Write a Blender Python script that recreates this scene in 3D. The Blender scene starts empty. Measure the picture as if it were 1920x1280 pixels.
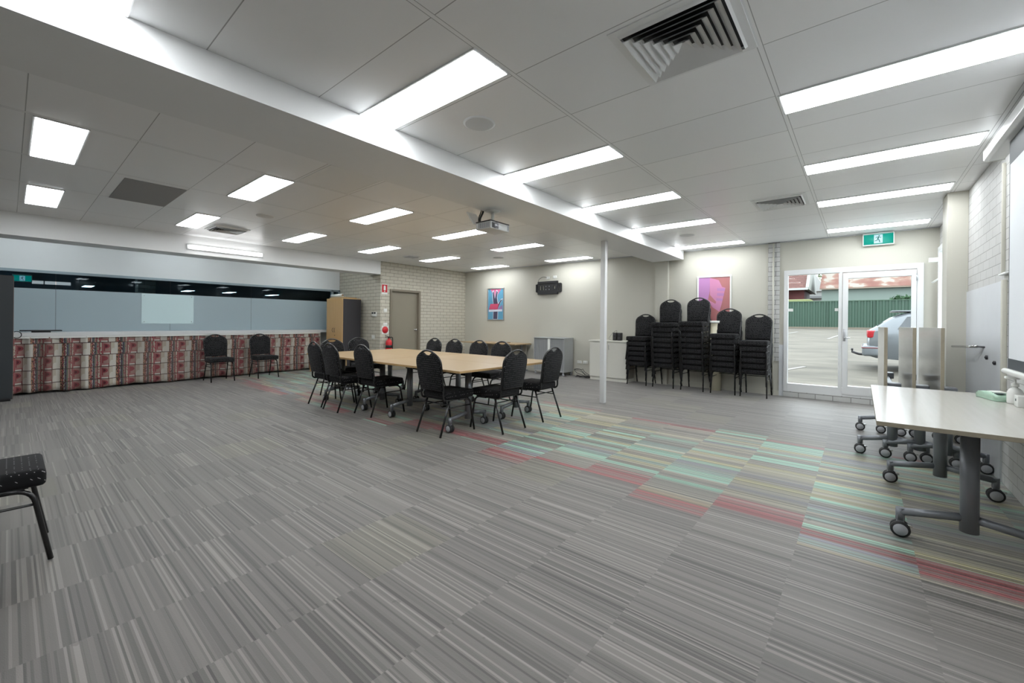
import bpy, bmesh, math, random
from mathutils import Vector, Matrix

random.seed(7)
scene = bpy.context.scene
PI = math.pi

# ------------------------------------------------------------------ camera
F, YAW, ROL, CY, CAMH = 786.4, 0.6942, 0.0096, 603.9, 1.28
ca, sa, cc, sc = math.cos(YAW), math.sin(YAW), math.cos(ROL), math.sin(ROL)
Rz = Matrix(((cc, -sc, 0), (sc, cc, 0), (0, 0, 1)))
Ry = Matrix(((ca, 0, sa), (0, 1, 0), (-sa, 0, ca)))
M = Rz @ Ry
def w_(r):
    return Vector((r[0], r[2], -r[1]))
right, down, fwd = w_(M[0]), w_(M[1]), w_(M[2])
cam_data = bpy.data.cameras.new('camera')
cam = bpy.data.objects.new('camera', cam_data)
scene.collection.objects.link(cam)
cam.matrix_world = Matrix(((right.x, -down.x, -fwd.x, 0.0),
                           (right.y, -down.y, -fwd.y, 0.0),
                           (right.z, -down.z, -fwd.z, CAMH),
                           (0, 0, 0, 1)))
cam_data.sensor_width = 36.0
cam_data.lens = F / 1920 * 36.0
cam_data.shift_y = (CY - 640) / 1920
cam_data.clip_end = 400
scene.camera = cam

# ------------------------------------------------------------------ world, exposure
LIGHT = 13.5
world = bpy.data.worlds.new('overcast_sky')
scene.world = world
world.use_nodes = True
bg = world.node_tree.nodes['Background']
bg.inputs[0].default_value = (0.86, 0.93, 1.0, 1)
bg.inputs[1].default_value = 3.3
scene.view_settings.view_transform = 'Standard'
scene.view_settings.look = 'None'
scene.view_settings.exposure = 0.50
scene.view_settings.gamma = 1.0
scene.view_settings.use_curve_mapping = False
sun_d = bpy.data.lights.new('sun', 'SUN')
sun_d.energy = 1.1
sun_d.angle = math.radians(30)
sun_d.color = (1.0, 0.96, 0.9)
sun = bpy.data.objects.new('sun', sun_d)
scene.collection.objects.link(sun)
sun.rotation_euler = (math.radians(-35), math.radians(15), 0)
sun.location = (0, 20, 30)

# ------------------------------------------------------------------ node helpers
def srgb(r, g, b):
    def f(c):
        c /= 255.0
        return c / 12.92 if c <= 0.04045 else ((c + 0.055) / 1.055) ** 2.4
    return (f(r), f(g), f(b), 1.0)

class Ex:
    """tiny wrapper so node math reads like arithmetic"""
    def __init__(s, nt, sock): s.nt, s.s = nt, sock
    def _m(s, op, a, b=None, c=None):
        n = s.nt.nodes.new('ShaderNodeMath'); n.operation = op
        for k, v in enumerate((a, b, c)):
            if v is None: continue
            if isinstance(v, Ex): s.nt.links.new(v.s, n.inputs[k])
            else: n.inputs[k].default_value = float(v)
        return Ex(s.nt, n.outputs[0])
    def __add__(s, o): return s._m('ADD', s, o)
    def __radd__(s, o): return s._m('ADD', s, o)
    def __sub__(s, o): return s._m('SUBTRACT', s, o)
    def __rsub__(s, o): return s._m('SUBTRACT', o, s)
    def __mul__(s, o): return s._m('MULTIPLY', s, o)
    def __rmul__(s, o): return s._m('MULTIPLY', s, o)
    def __truediv__(s, o): return s._m('DIVIDE', s, o)
    def floor(s): return s._m('FLOOR', s)
    def fract(s): return s._m('FRACT', s)
    def abs(s): return s._m('ABSOLUTE', s)
    def gt(s, o): return s._m('GREATER_THAN', s, o)
    def lt(s, o): return s._m('LESS_THAN', s, o)
    def max(s, o): return s._m('MAXIMUM', s, o)
    def min(s, o): return s._m('MINIMUM', s, o)
    def between(s, a, b): return s.gt(a) * s.lt(b)

def white(nt, x, y=0.0):
    c = nt.nodes.new('ShaderNodeCombineXYZ')
    for k, v in enumerate((x, y)):
        if isinstance(v, Ex): nt.links.new(v.s, c.inputs[k])
        else: c.inputs[k].default_value = v
    n = nt.nodes.new('ShaderNodeTexWhiteNoise'); n.noise_dimensions = '2D'
    nt.links.new(c.outputs[0], n.inputs['Vector'])
    return Ex(nt, n.outputs['Value'])

def objxyz(nt):
    t = nt.nodes.new('ShaderNodeTexCoord')
    s = nt.nodes.new('ShaderNodeSeparateXYZ')
    nt.links.new(t.outputs['Object'], s.inputs[0])
    return Ex(nt, s.outputs[0]), Ex(nt, s.outputs[1]), Ex(nt, s.outputs[2])

def mixc(nt, fac, a, b, mode='MIX'):
    n = nt.nodes.new('ShaderNodeMix'); n.data_type = 'RGBA'; n.blend_type = mode
    if isinstance(fac, Ex): nt.links.new(fac.s, n.inputs[0])
    else: n.inputs[0].default_value = fac
    for k, v in ((6, a), (7, b)):
        if isinstance(v, bpy.types.NodeSocket): nt.links.new(v, n.inputs[k])
        else: n.inputs[k].default_value = v
    return n.outputs[2]

def ramp(nt, fac, stops, interp='CONSTANT'):
    n = nt.nodes.new('ShaderNodeValToRGB')
    r = n.color_ramp; r.interpolation = interp
    while len(r.elements) > 1: r.elements.remove(r.elements[-1])
    r.elements[0].position = stops[0][0]; r.elements[0].color = stops[0][1]
    for p, c in stops[1:]:
        e = r.elements.new(p); e.color = c
    nt.links.new(fac.s, n.inputs[0])
    return n.outputs[0]

def mat(name, col=(0.5, 0.5, 0.5, 1), rough=0.5, metal=0.0, spec=0.5, bump=None, mottle=None, **kw):
    """principled material; a light procedural noise varies colour and bumps the surface"""
    m = bpy.data.materials.new(name); m.use_nodes = True
    nt = m.node_tree; b = nt.nodes['Principled BSDF']
    b.inputs['Base Color'].default_value = col
    b.inputs['Roughness'].default_value = rough
    b.inputs['Metallic'].default_value = metal
    b.inputs['Specular IOR Level'].default_value = spec
    for k, v in kw.items():
        b.inputs[k.replace('_', ' ')].default_value = v
    if mottle:
        sc_, amt = mottle
        tc = nt.nodes.new('ShaderNodeTexCoord')
        n = nt.nodes.new('ShaderNodeTexNoise'); n.inputs['Scale'].default_value = sc_
        n.inputs['Detail'].default_value = 4
        nt.links.new(tc.outputs['Object'], n.inputs['Vector'])
        d = (col[0] * (1 - amt), col[1] * (1 - amt), col[2] * (1 - amt), 1)
        l = tuple(min(1, c * (1 + amt)) for c in col[:3]) + (1,)
        nt.links.new(mixc(nt, Ex(nt, n.outputs['Fac']), d, l), b.inputs['Base Color'])
    if bump:
        sc_, st = bump
        tc = nt.nodes.new('ShaderNodeTexCoord')
        n = nt.nodes.new('ShaderNodeTexNoise'); n.inputs['Scale'].default_value = sc_
        nt.links.new(tc.outputs['Object'], n.inputs['Vector'])
        bp = nt.nodes.new('ShaderNodeBump'); bp.inputs['Strength'].default_value = st
        bp.inputs['Distance'].default_value = 0.01
        nt.links.new(n.outputs['Fac'], bp.inputs['Height'])
        nt.links.new(bp.outputs[0], b.inputs['Normal'])
    return m

def emit(name, col, strength, base=(0.8, 0.8, 0.8, 1)):
    m = bpy.data.materials.new(name); m.use_nodes = True
    nt = m.node_tree; b = nt.nodes['Principled BSDF']
    b.inputs['Base Color'].default_value = base; b.inputs['Roughness'].default_value = .45
    b.inputs['Emission Color'].default_value = col
    b.inputs['Emission Strength'].default_value = strength
    return m

def brick_mat(name, axis, col, mortar, rough=0.6, bw=0.24, rh=0.0865, ms=0.005, bump=0.6):
    m = bpy.data.materials.new(name); m.use_nodes = True
    nt = m.node_tree; b = nt.nodes['Principled BSDF']
    x, y, z = objxyz(nt)
    c = nt.nodes.new('ShaderNodeCombineXYZ')
    nt.links.new((y if axis == 'Y' else x).s, c.inputs[0]); nt.links.new(z.s, c.inputs[1])
    t = nt.nodes.new('ShaderNodeTexBrick')
    t.inputs['Scale'].default_value = 1.0
    t.inputs['Brick Width'].default_value = bw
    t.inputs['Row Height'].default_value = rh
    t.inputs['Mortar Size'].default_value = ms
    t.inputs['Mortar Smooth'].default_value = 0.3
    t.inputs['Color1'].default_value = col
    t.inputs['Color2'].default_value = tuple(k * 0.93 for k in col[:3]) + (1,)
    t.inputs['Mortar'].default_value = mortar
    nt.links.new(c.outputs[0], t.inputs['Vector'])
    nt.links.new(t.outputs['Color'], b.inputs['Base Color'])
    b.inputs['Roughness'].default_value = rough
    bp = nt.nodes.new('ShaderNodeBump'); bp.inputs['Strength'].default_value = bump
    bp.inputs['Distance'].default_value = 0.006; bp.invert = True
    nt.links.new(t.outputs['Fac'], bp.inputs['Height'])
    nt.links.new(bp.outputs[0], b.inputs['Normal'])
    return m

# ------------------------------------------------------------------ mesh helpers
class MB:
    def __init__(s): s.v, s.f, s.sm, s.mi = [], [], [], []; s.cur = 0
    def add(s, vs, fs, smooth=False):
        o = len(s.v); s.v += [tuple(v) for v in vs]
        for f in fs:
            s.f.append([i + o for i in f]); s.sm.append(smooth); s.mi.append(s.cur)
    def box(s, x0, x1, y0, y1, z0, z1):
        vs = [(x, y, z) for z in (z0, z1) for y in (y0, y1) for x in (x0, x1)]
        s.add(vs, [(0, 2, 3, 1), (4, 5, 7, 6), (0, 1, 5, 4), (2, 6, 7, 3), (0, 4, 6, 2), (1, 3, 7, 5)])
        return s
    def cbox(s, c, d, rot=None):
        vs = []
        for z in (-.5, .5):
            for y in (-.5, .5):
                for x in (-.5, .5):
                    p = Vector((x * d[0], y * d[1], z * d[2]))
                    if rot is not None: p = rot @ p
                    vs.append(p + Vector(c))
        s.add(vs, [(0, 2, 3, 1), (4, 5, 7, 6), (0, 1, 5, 4), (2, 6, 7, 3), (0, 4, 6, 2), (1, 3, 7, 5)])
        return s
    def rbox(s, x0, x1, y0, y1, z0, z1, r=0.005, seg=2, smooth=True):
        bm = bmesh.new(); bmesh.ops.create_cube(bm, size=1)
        for v in bm.verts:
            v.co = Vector(((x0 + x1) / 2 + v.co.x * (x1 - x0), (y0 + y1) / 2 + v.co.y * (y1 - y0), (z0 + z1) / 2 + v.co.z * (z1 - z0)))
        bmesh.ops.bevel(bm, geom=bm.edges[:], offset=r, segments=seg, profile=0.5, affect='EDGES')
        s.from_bm(bm, smooth); bm.free(); return s
    def from_bm(s, bm, smooth=True):
        bm.verts.index_update()
        s.add([v.co[:] for v in bm.verts], [[v.index for v in f.verts] for f in bm.faces], smooth)
    def tube(s, pts, r, seg=8, closed=False, cap=True, flat=1.0):
        pts = [Vector(p) for p in pts]; n = len(pts); rings = []
        up = None
        for i in range(n):
            if closed: t = pts[(i + 1) % n] - pts[i - 1]
            elif i == 0: t = pts[1] - pts[0]
            elif i == n - 1: t = pts[-1] - pts[-2]
            else: t = (pts[i + 1] - pts[i]).normalized() + (pts[i] - pts[i - 1]).normalized()
            if t.length < 1e-9: t = Vector((0, 0, 1))
            t.normalize()
            if up is None:
                up = Vector((0, 0, 1)) if abs(t.z) < 0.9 else Vector((0, 1, 0))
            a = (up - t * up.dot(t))
            if a.length < 1e-6: a = Vector((1, 0, 0)) - t * t.x
            a.normalize(); b = t.cross(a); up = a
            rr = r[i] if isinstance(r, (list, tuple)) else r
            rings.append([pts[i] + a * rr * math.cos(2 * PI * k / seg) + b * rr * flat * math.sin(2 * PI * k / seg) for k in range(seg)])
        vs = [p for q in rings for p in q]; fs = []
        m = n if closed else n - 1
        for i in range(m):
            j = (i + 1) % n
            for k in range(seg):
                k2 = (k + 1) % seg
                fs.append((i * seg + k, i * seg + k2, j * seg + k2, j * seg + k))
        s.add(vs, fs, True)
        if cap and not closed:
            o = len(s.v) - len(vs)
            s.f.append([o + k for k in range(seg)][::-1]); s.sm.append(False); s.mi.append(s.cur)
            s.f.append([o + (n - 1) * seg + k for k in range(seg)]); s.sm.append(False); s.mi.append(s.cur)
        return s
    def cyl(s, c, r, h, axis='Z', seg=24, r2=None):
        c = Vector(c); d = {'X': Vector((1, 0, 0)), 'Y': Vector((0, 1, 0)), 'Z': Vector((0, 0, 1))}[axis]
        s.tube([c - d * h / 2, c + d * h / 2], [r, r if r2 is None else r2], seg)
        return s
    def lathe(s, prof, c=(0, 0, 0), axis='Z', seg=24):
        c = Vector(c); vs = []; n = len(prof)
        for rr, h in prof:
            for k in range(seg):
                a = 2 * PI * k / seg; u, v = rr * math.cos(a), rr * math.sin(a)
                p = {'Z': Vector((u, v, h)), 'Y': Vector((u, h, v)), 'X': Vector((h, u, v))}[axis]
                vs.append(c + p)
        fs = [(i * seg + k, i * seg + (k + 1) % seg, (i + 1) * seg + (k + 1) % seg, (i + 1) * seg + k) for i in range(n - 1) for k in range(seg)]
        s.add(vs, fs, True); return s
    def prism(s, poly, a, b, plane='XZ', smooth=False):
        """extrude a 2D polygon along the remaining axis from a to b"""
        def P(u, v, w):
            return {'XZ': (u, w, v), 'YZ': (w, u, v), 'XY': (u, v, w)}[plane]
        n = len(poly)
        vs = [P(u, v, a) for u, v in poly] + [P(u, v, b) for u, v in poly]
        s.add(vs, [list(range(n))[::-1], [n + i for i in range(n)]])
        s.add(vs, [(i, (i + 1) % n, n + (i + 1) % n, n + i) for i in range(n)], smooth)
        return s
    def build(s, name, m, parent=None, loc=(0, 0, 0), bevel=None):
        me = bpy.data.meshes.new(name); me.from_pydata(s.v, [], s.f); 
        ms = m if isinstance(m, (list, tuple)) else [m]
        for k in ms: me.materials.append(k)
        me.polygons.foreach_set('use_smooth', s.sm)
        me.polygons.foreach_set('material_index', s.mi)
        bm = bmesh.new(); bm.from_mesh(me); bmesh.ops.remove_doubles(bm, verts=bm.verts, dist=1e-5)
        bmesh.ops.recalc_face_normals(bm, faces=bm.faces); bm.to_mesh(me); bm.free()
        me.update()
        o = bpy.data.objects.new(name, me); scene.collection.objects.link(o)
        o.location = loc
        if parent: o.parent = parent
        if bevel:
            md = o.modifiers.new('bevel', 'BEVEL'); md.width = bevel; md.segments = 2; md.limit_method = 'ANGLE'
        return o

def fillet(pts, r, n=5, closed=False):
    pts = [Vector(p) for p in pts]; out = []; N = len(pts)
    for i, p in enumerate(pts):
        if not closed and (i == 0 or i == N - 1): out.append(p); continue
        a, b = pts[i - 1], pts[(i + 1) % N]
        rr = min(r, (a - p).length * 0.49, (b - p).length * 0.49)
        p0 = p + (a - p).normalized() * rr; p1 = p + (b - p).normalized() * rr
        for k in range(n + 1):
            t = k / n
            out.append(p0 * (1 - t) ** 2 + p * 2 * t * (1 - t) + p1 * t * t)
    return out

def tag(o, label=None, cat=None, group=None, kind=None):
    if label: o['label'] = label
    if cat: o['category'] = cat
    if group: o['group'] = group
    if kind: o['kind'] = kind
    return o

def thing(name, label, cat, loc=(0, 0, 0), rz=0, group=None):
    o = bpy.data.objects.new(name, None); scene.collection.objects.link(o)
    o.empty_display_size = 0.1
    o.location = loc; o.rotation_euler = (0, 0, rz)
    return tag(o, label, cat, group)

def dup(root, loc, rz, label, group=None):
    r = root.copy(); scene.collection.objects.link(r); r.location = loc; r.rotation_euler = (0, 0, rz)
    r['label'] = label
    if group: r['group'] = group
    elif 'group' in r: del r['group']
    for ch in list(root.children):
        c = ch.copy(); scene.collection.objects.link(c); c.parent = r
        for g in ch.children:
            d = g.copy(); scene.collection.objects.link(d); d.parent = c
    return r

def struct(name, mb, m, parent=None, bevel=None):
    o = mb.build(name, m, parent, bevel=bevel)
    if not parent: o['kind'] = 'structure'
    return o

# ------------------------------------------------------------------ materials
M_wall = mat('wall_paint_beige', srgb(190, 188, 177), 0.55, bump=(60, 0.05))
M_white = mat('white_paint', srgb(232, 234, 234), 0.4, mottle=(3, 0.02))
M_trimwhite = mat('white_gloss_trim', srgb(212, 213, 213), 0.35, mottle=(3, 0.02))
M_soffit = mat('white_soffit', srgb(234, 235, 235), 0.45, mottle=(2, 0.02))
M_brickY = brick_mat('painted_brick', 'Y', srgb(196, 191, 176), srgb(124, 119, 106))
M_brickX = brick_mat('painted_brick_return', 'X', srgb(196, 191, 176), srgb(124, 119, 106))
M_brickR = brick_mat('painted_brick_grey', 'Y', srgb(196, 196, 194), srgb(148, 147, 144), ms=0.0035, bump=0.45)
M_brickS = brick_mat('painted_brick_hob', 'X', srgb(190, 190, 188), srgb(120, 118, 115))
M_render = mat('cement_render_patch', srgb(205, 208, 212), 0.4, mottle=(6, 0.04))
M_black = mat('black_plastic', (0.012, 0.012, 0.013, 1), 0.4, bump=(200, 0.05))
M_chairmetal = mat('black_powdercoat', (0.010, 0.010, 0.011, 1), 0.22, 0.0, 0.6, bump=(300, 0.03))
M_alu = mat('aluminium', (0.55, 0.56, 0.58, 1), 0.35, 0.9, bump=(300, 0.03))
M_chrome = mat('chrome', (0.7, 0.7, 0.7, 1), 0.15, 1.0, mottle=(20, 0.05))
M_steelgrey = mat('silver_grey_powdercoat', srgb(128, 131, 136), 0.35, 0.5, mottle=(30, 0.03))
M_darksteel = mat('dark_grey_powdercoat', srgb(122, 126, 132), 0.35, 0.3, mottle=(30, 0.03))
M_rubber = mat('black_rubber', (0.015, 0.015, 0.016, 1), 0.6, bump=(80, 0.1))
M_hub = mat('grey_hub_plastic', srgb(165, 167, 172), 0.4, mottle=(20, 0.04))
M_red = mat('red_paint', srgb(200, 35, 45), 0.35, mottle=(10, 0.05))
M_plasticwhite = mat('white_plastic', srgb(225, 226, 222), 0.35, mottle=(10, 0.02))
M_doorbrown = mat('taupe_door_paint', srgb(140, 133, 118), 0.4, mottle=(4, 0.02))
M_frametaupe = mat('taupe_door_frame', srgb(128, 120, 105), 0.35, mottle=(4, 0.02))
M_charcoal = mat('charcoal_melamine', srgb(52, 50, 54), 0.5, bump=(150, 0.05))
M_cablebk = mat('black_cable', (0.015, 0.015, 0.016, 1), 0.45, mottle=(30, 0.1))
M_card = mat('cardboard', srgb(170, 148, 115), 0.8, mottle=(12, 0.06))
M_greenplastic = mat('pale_green_packet', srgb(170, 200, 180), 0.35, mottle=(20, 0.1))
M_ink = mat('dark_print', srgb(45, 60, 62), 0.5, mottle=(30, 0.1))

def wood(name, c1, c2, rough=0.4, along='X', scale=1.0):
    m = bpy.data.materials.new(name); m.use_nodes = True; nt = m.node_tree; b = nt.nodes['Principled BSDF']
    tc = nt.nodes.new('ShaderNodeTexCoord'); mp = nt.nodes.new('ShaderNodeMapping')
    s = {'X': (2, 40, 40), 'Z': (40, 40, 2), 'Y': (40, 2, 40)}[along]
    mp.inputs['Scale'].default_value = tuple(k * scale for k in s)
    nt.links.new(tc.outputs['Object'], mp.inputs[0])
    n = nt.nodes.new('ShaderNodeTexNoise'); n.inputs['Scale'].default_value = 1; n.inputs['Detail'].default_value = 5
    nt.links.new(mp.outputs[0], n.inputs['Vector'])
    nt.links.new(mixc(nt, Ex(nt, n.outputs['Fac']), c1, c2), b.inputs['Base Color'])
    b.inputs['Roughness'].default_value = rough
    return m
M_beech = wood('beech_laminate', srgb(168, 142, 106), srgb(182, 157, 120), 0.32)
M_beechedge = wood('beech_edge', srgb(170, 138, 92), srgb(190, 158, 112), 0.4)
M_beechZ = wood('beech_door', srgb(196, 158, 108), srgb(210, 174, 124), 0.35, 'Z')
M_greytop = wood('grey_white_laminate', srgb(174, 171, 165), srgb(184, 181, 175), 0.2)
M_greyedge = wood('grey_brown_edge', srgb(140, 132, 116), srgb(156, 148, 130), 0.4)

def fabric_mat():
    m = bpy.data.materials.new('black_dotted_fabric'); m.use_nodes = True; nt = m.node_tree; b = nt.nodes['Principled BSDF']
    x, y, z = objxyz(nt)
    p = 0.021
    v = y * 0.8 + z
    row = (v / p).floor()
    u = (x + y * 0.37) / p + row * 0.5
    fu = u.fract() - 0.5; fv = (v / p).fract() - 0.5
    d = fu * fu + fv * fv
    dot = d.lt(0.009) * white(nt, u.floor(), row).gt(0.25)
    nt.links.new(mixc(nt, dot, (0.008, 0.008, 0.009, 1), (0.30, 0.29, 0.30, 1)), b.inputs['Base Color'])
    b.inputs['Roughness'].default_value = 0.85
    b.inputs['Sheen Weight'].default_value = 0.03; b.inputs['Specular IOR Level'].default_value = 0.25
    return m
M_fabric = fabric_mat()

def ceiling_mat(name, x0, px, y0=0.07, py=0.6283):
    m = bpy.data.materials.new(name); m.use_nodes = True; nt = m.node_tree; b = nt.nodes['Principled BSDF']
    x, y, z = objxyz(nt)
    fx = ((x - x0) / px + 100.5).fract() - 0.5
    fy = ((y - y0) / py + 100.5).fract() - 0.5
    dx = fx.abs() * px
    lx = dx.lt(0.016) * dx.gt(0.012); ly = (fy.abs() * py).lt(0.0028) * dx.gt(0.012)
    ln = lx.max(ly)
    tile = white(nt, ((x - x0) / px + 100).floor(), ((y - y0) / py + 100).floor())
    base = mixc(nt, tile, srgb(240, 241, 242), srgb(245, 245, 245))
    nt.links.new(mixc(nt, ln, base, srgb(172, 172, 172)), b.inputs['Base Color'])
    b.inputs['Roughness'].default_value = 0.33
    b.inputs['Specular IOR Level'].default_value = 0.4
    return m
M_ceilR = ceiling_mat('vinyl_ceiling_tile_right', -0.43, 1.2)
M_ceilL = ceiling_mat('vinyl_ceiling_tile_left', -4.70, 1.225)

def carpet_mat():
    m = bpy.data.materials.new('striped_carpet_tile'); m.use_nodes = True; nt = m.node_tree; b = nt.nodes['Principled BSDF']
    x, y, z = objxyz(nt)
    T = 0.523
    i = (x / T + 60.538).floor()
    ri = white(nt, i, 3.7)
    # tiles slip against each other by half or quarter a tile
    off = (ri * 4).floor() * (T / 4)
    j = ((y + off + 0.02) / T + 40).floor()
    seed = i * 7.31 + j * 3.17
    # a colour band crosses the room between about y = 3 and y = 5.6
    jit = white(nt, i, 9.1)
    lo = 2.96 + (jit * 2.0).floor() * 0.235
    hi = 5.45 + (white(nt, i, 21.0) * 2.0).floor() * 0.14
    band = y.gt(lo) * y.lt(hi)
    near_edge = y.lt(lo + 0.26).max(y.gt(hi - 0.09))
    cs = white(nt, (y * 13.0).floor() + 0.5, i * 1.37)
    ck = white(nt, (y * 8.0).floor() + 0.5, i * 2.11)
    g = srgb(110, 107, 100)
    col = ramp(nt, cs, [(0.0, g), (0.22, srgb(140, 135, 118)), (0.36, srgb(112, 128, 122)), (0.46, srgb(122, 160, 142)),
                        (0.60, srgb(112, 114, 122)), (0.68, srgb(146, 140, 108)), (0.78, srgb(124, 118, 108)), (0.90, srgb(128, 164, 148))])
    col = mixc(nt, near_edge * ck.gt(0.38), col, srgb(128, 68, 70))
    col = mixc(nt, near_edge * ck.lt(0.38) * ck.gt(0.25), col, srgb(136, 126, 106))
    # greyscale stripe value
    s1 = white(nt, (y * 62.0).floor(), seed)
    s2 = white(nt, (y * 118.0).floor(), seed * 1.7)
    s3 = white(nt, (y * 19.0).floor(), seed * 0.9)
    t1 = white(nt, seed, 5.0)
    val = 0.66 + s1 * 0.34 + s3 * 0.16 + t1 * 0.14
    light = s2.gt(0.86) * 0.55
    dark = s2.lt(0.20) * 0.36
    val2 = val + light - dark
    fine = white(nt, (y * 62.0).floor(), i * 0.77)
    col = mixc(nt, fine.gt(0.55) * 0.62, col, srgb(118, 115, 108))
    cgrey = (nt.nodes.new('ShaderNodeCombineColor'))
    for k in range(3): nt.links.new(val2.s, cgrey.inputs[k])
    base = mixc(nt, band, mixc(nt, t1.gt(0.93) * 0.5, srgb(105, 101, 97), srgb(109, 106, 93)), col)
    res = mixc(nt, 1.0, base, cgrey.outputs[0], 'MULTIPLY')
    # lint and wear marks
    tc = nt.nodes.new('ShaderNodeTexCoord')
    n2 = nt.nodes.new('ShaderNodeTexNoise'); n2.inputs['Scale'].default_value = 9; n2.inputs['Detail'].default_value = 2
    nt.links.new(tc.outputs['Object'], n2.inputs['Vector'])
    res = mixc(nt, Ex(nt, n2.outputs['Fac']).gt(0.735) * 0.35, res, srgb(70, 68, 66))
    nt.links.new(res, b.inputs['Base Color'])
    b.inputs['Roughness'].default_value = 0.52
    b.inputs['Specular IOR Level'].default_value = 0.5
    b.inputs['Sheen Weight'].default_value = 0.25
    b.inputs['Sheen Roughness'].default_value = 0.4
    n3 = nt.nodes.new('ShaderNodeTexNoise'); n3.inputs['Scale'].default_value = 260
    nt.links.new(tc.outputs['Object'], n3.inputs['Vector'])
    bp = nt.nodes.new('ShaderNodeBump'); bp.inputs['Strength'].default_value = 0.25; bp.inputs['Distance'].default_value = 0.004
    h = Ex(nt, n3.outputs['Fac']) + val2 * 0.8
    nt.links.new(h.s, bp.inputs['Height']); nt.links.new(bp.outputs[0], b.inputs['Normal'])
    return m
M_carpet = carpet_mat()

def curtain_mat():
    """crowded printed cotton: rows of panels with a letter P, cream bottles and bars"""
    m = bpy.data.materials.new('printed_curtain_cotton'); m.use_nodes = True; nt = m.node_tree; b = nt.nodes['Principled BSDF']
    uv = nt.nodes.new('ShaderNodeUVMap'); uv.uv_map = 'UVMap'
    s = nt.nodes.new('ShaderNodeSeparateXYZ'); nt.links.new(uv.outputs[0], s.inputs[0])
    u, v = Ex(nt, s.outputs[0]), Ex(nt, s.outputs[1])      # metres along the cloth / above the hem
    R = 0.222; C = 0.40
    u = u + (white(nt, (v / R).floor(), 8.0) - 0.5) * 0.05
    cu = (u / C).floor(); a = (u / C).fract(); w = (v / R).fract(); rr = (v / R).floor()
    rnd = white(nt, cu, rr)
    cream = srgb(206, 197, 180); pink = srgb(178, 146, 138); red = srgb(172, 84, 92); dred = srgb(104, 58, 60); blue = srgb(92, 92, 112); dark = srgb(84, 66, 62); white_ = srgb(226, 222, 212); orange = srgb(182, 138, 112); green = srgb(112, 122, 108)
    col = ramp(nt, a, [(0.0, pink), (0.06, dred), (0.09, cream), (0.16, red), (0.20, pink), (0.44, dred), (0.47, cream), (0.62, white_), (0.74, orange), (0.82, red), (0.86, cream), (0.90, blue), (0.96, green)])
    # P: stem and bowl on the pink panel
    stem = a.between(0.22, 0.27) * w.between(0.30, 0.92)
    bu = (a - 0.27) / 0.16; bv = (w - 0.70) / 0.20
    rad = bu * bu + bv * bv
    bowl = rad.lt(1.0) * a.gt(0.27)
    inner = rad.lt(0.35) * a.gt(0.27)
    panel = a.between(0.20, 0.46)
    col = mixc(nt, panel * w.between(0.28, 0.95), col, srgb(172, 138, 130))
    col = mixc(nt, stem.max(bowl), col, srgb(156, 74, 82))
    col = mixc(nt, inner * (0.0 + rnd.gt(0.3)), col, srgb(98, 40, 50))
    col = mixc(nt, a.between(0.16, 0.46) * w.between(0.20, 0.25), col, red)
    col = mixc(nt, a.between(0.22, 0.44) * w.between(0.06, 0.16), col, white_)
    # bottle silhouettes
    bd = (a - 0.58) / 0.10; be = (w - 0.18) / 0.36
    col = mixc(nt, (bd * bd + be * be).lt(1.0), col, white_)
    sp = white(nt, (u * 90).floor(), (v * 60).floor())
    col = mixc(nt, a.between(0.74, 0.96) * sp.gt(0.62), col, dark)
    col = mixc(nt, a.lt(0.16) * sp.gt(0.8), col, red)
    # shelf line under every row
    col = mixc(nt, w.lt(0.055), col, dark)
    col = mixc(nt, white(nt, (u * 5).floor(), 2.0) * 0.4, col, srgb(122, 98, 90))
    col = mixc(nt, 1.0, col, (.72, .72, .72, 1), 'MULTIPLY')
    nt.links.new(col, b.inputs['Base Color'])
    b.inputs['Roughness'].default_value = 0.9
    return m
M_curtain = curtain_mat()

def glass_mat(name, tint, refl=0.08, rough=0.0):
    m = bpy.data.materials.new(name); m.use_nodes = True; nt = m.node_tree
    nt.nodes.remove(nt.nodes['Principled BSDF'])
    out = [n for n in nt.nodes if n.type == 'OUTPUT_MATERIAL'][0]
    t = nt.nodes.new('ShaderNodeBsdfTransparent'); t.inputs[0].default_value = tint
    g = nt.nodes.new('ShaderNodeBsdfGlossy'); g.inputs['Roughness'].default_value = rough
    f = nt.nodes.new('ShaderNodeFresnel'); f.inputs[0].default_value = 1.45
    e = Ex(nt, f.outputs[0]) * 0.3
    mx = nt.nodes.new('ShaderNodeMixShader'); nt.links.new(e.s, mx.inputs[0])
    nt.links.new(t.outputs[0], mx.inputs[1]); nt.links.new(g.outputs[0], mx.inputs[2]); nt.links.new(mx.outputs[0], out.inputs[0])
    return m
M_glass = glass_mat('clear_glass', (0.96, 0.98, 0.97, 1))
M_bluetint = glass_mat('blue_tinted_glass', (0.55, 0.68, 0.74, 1))

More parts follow.
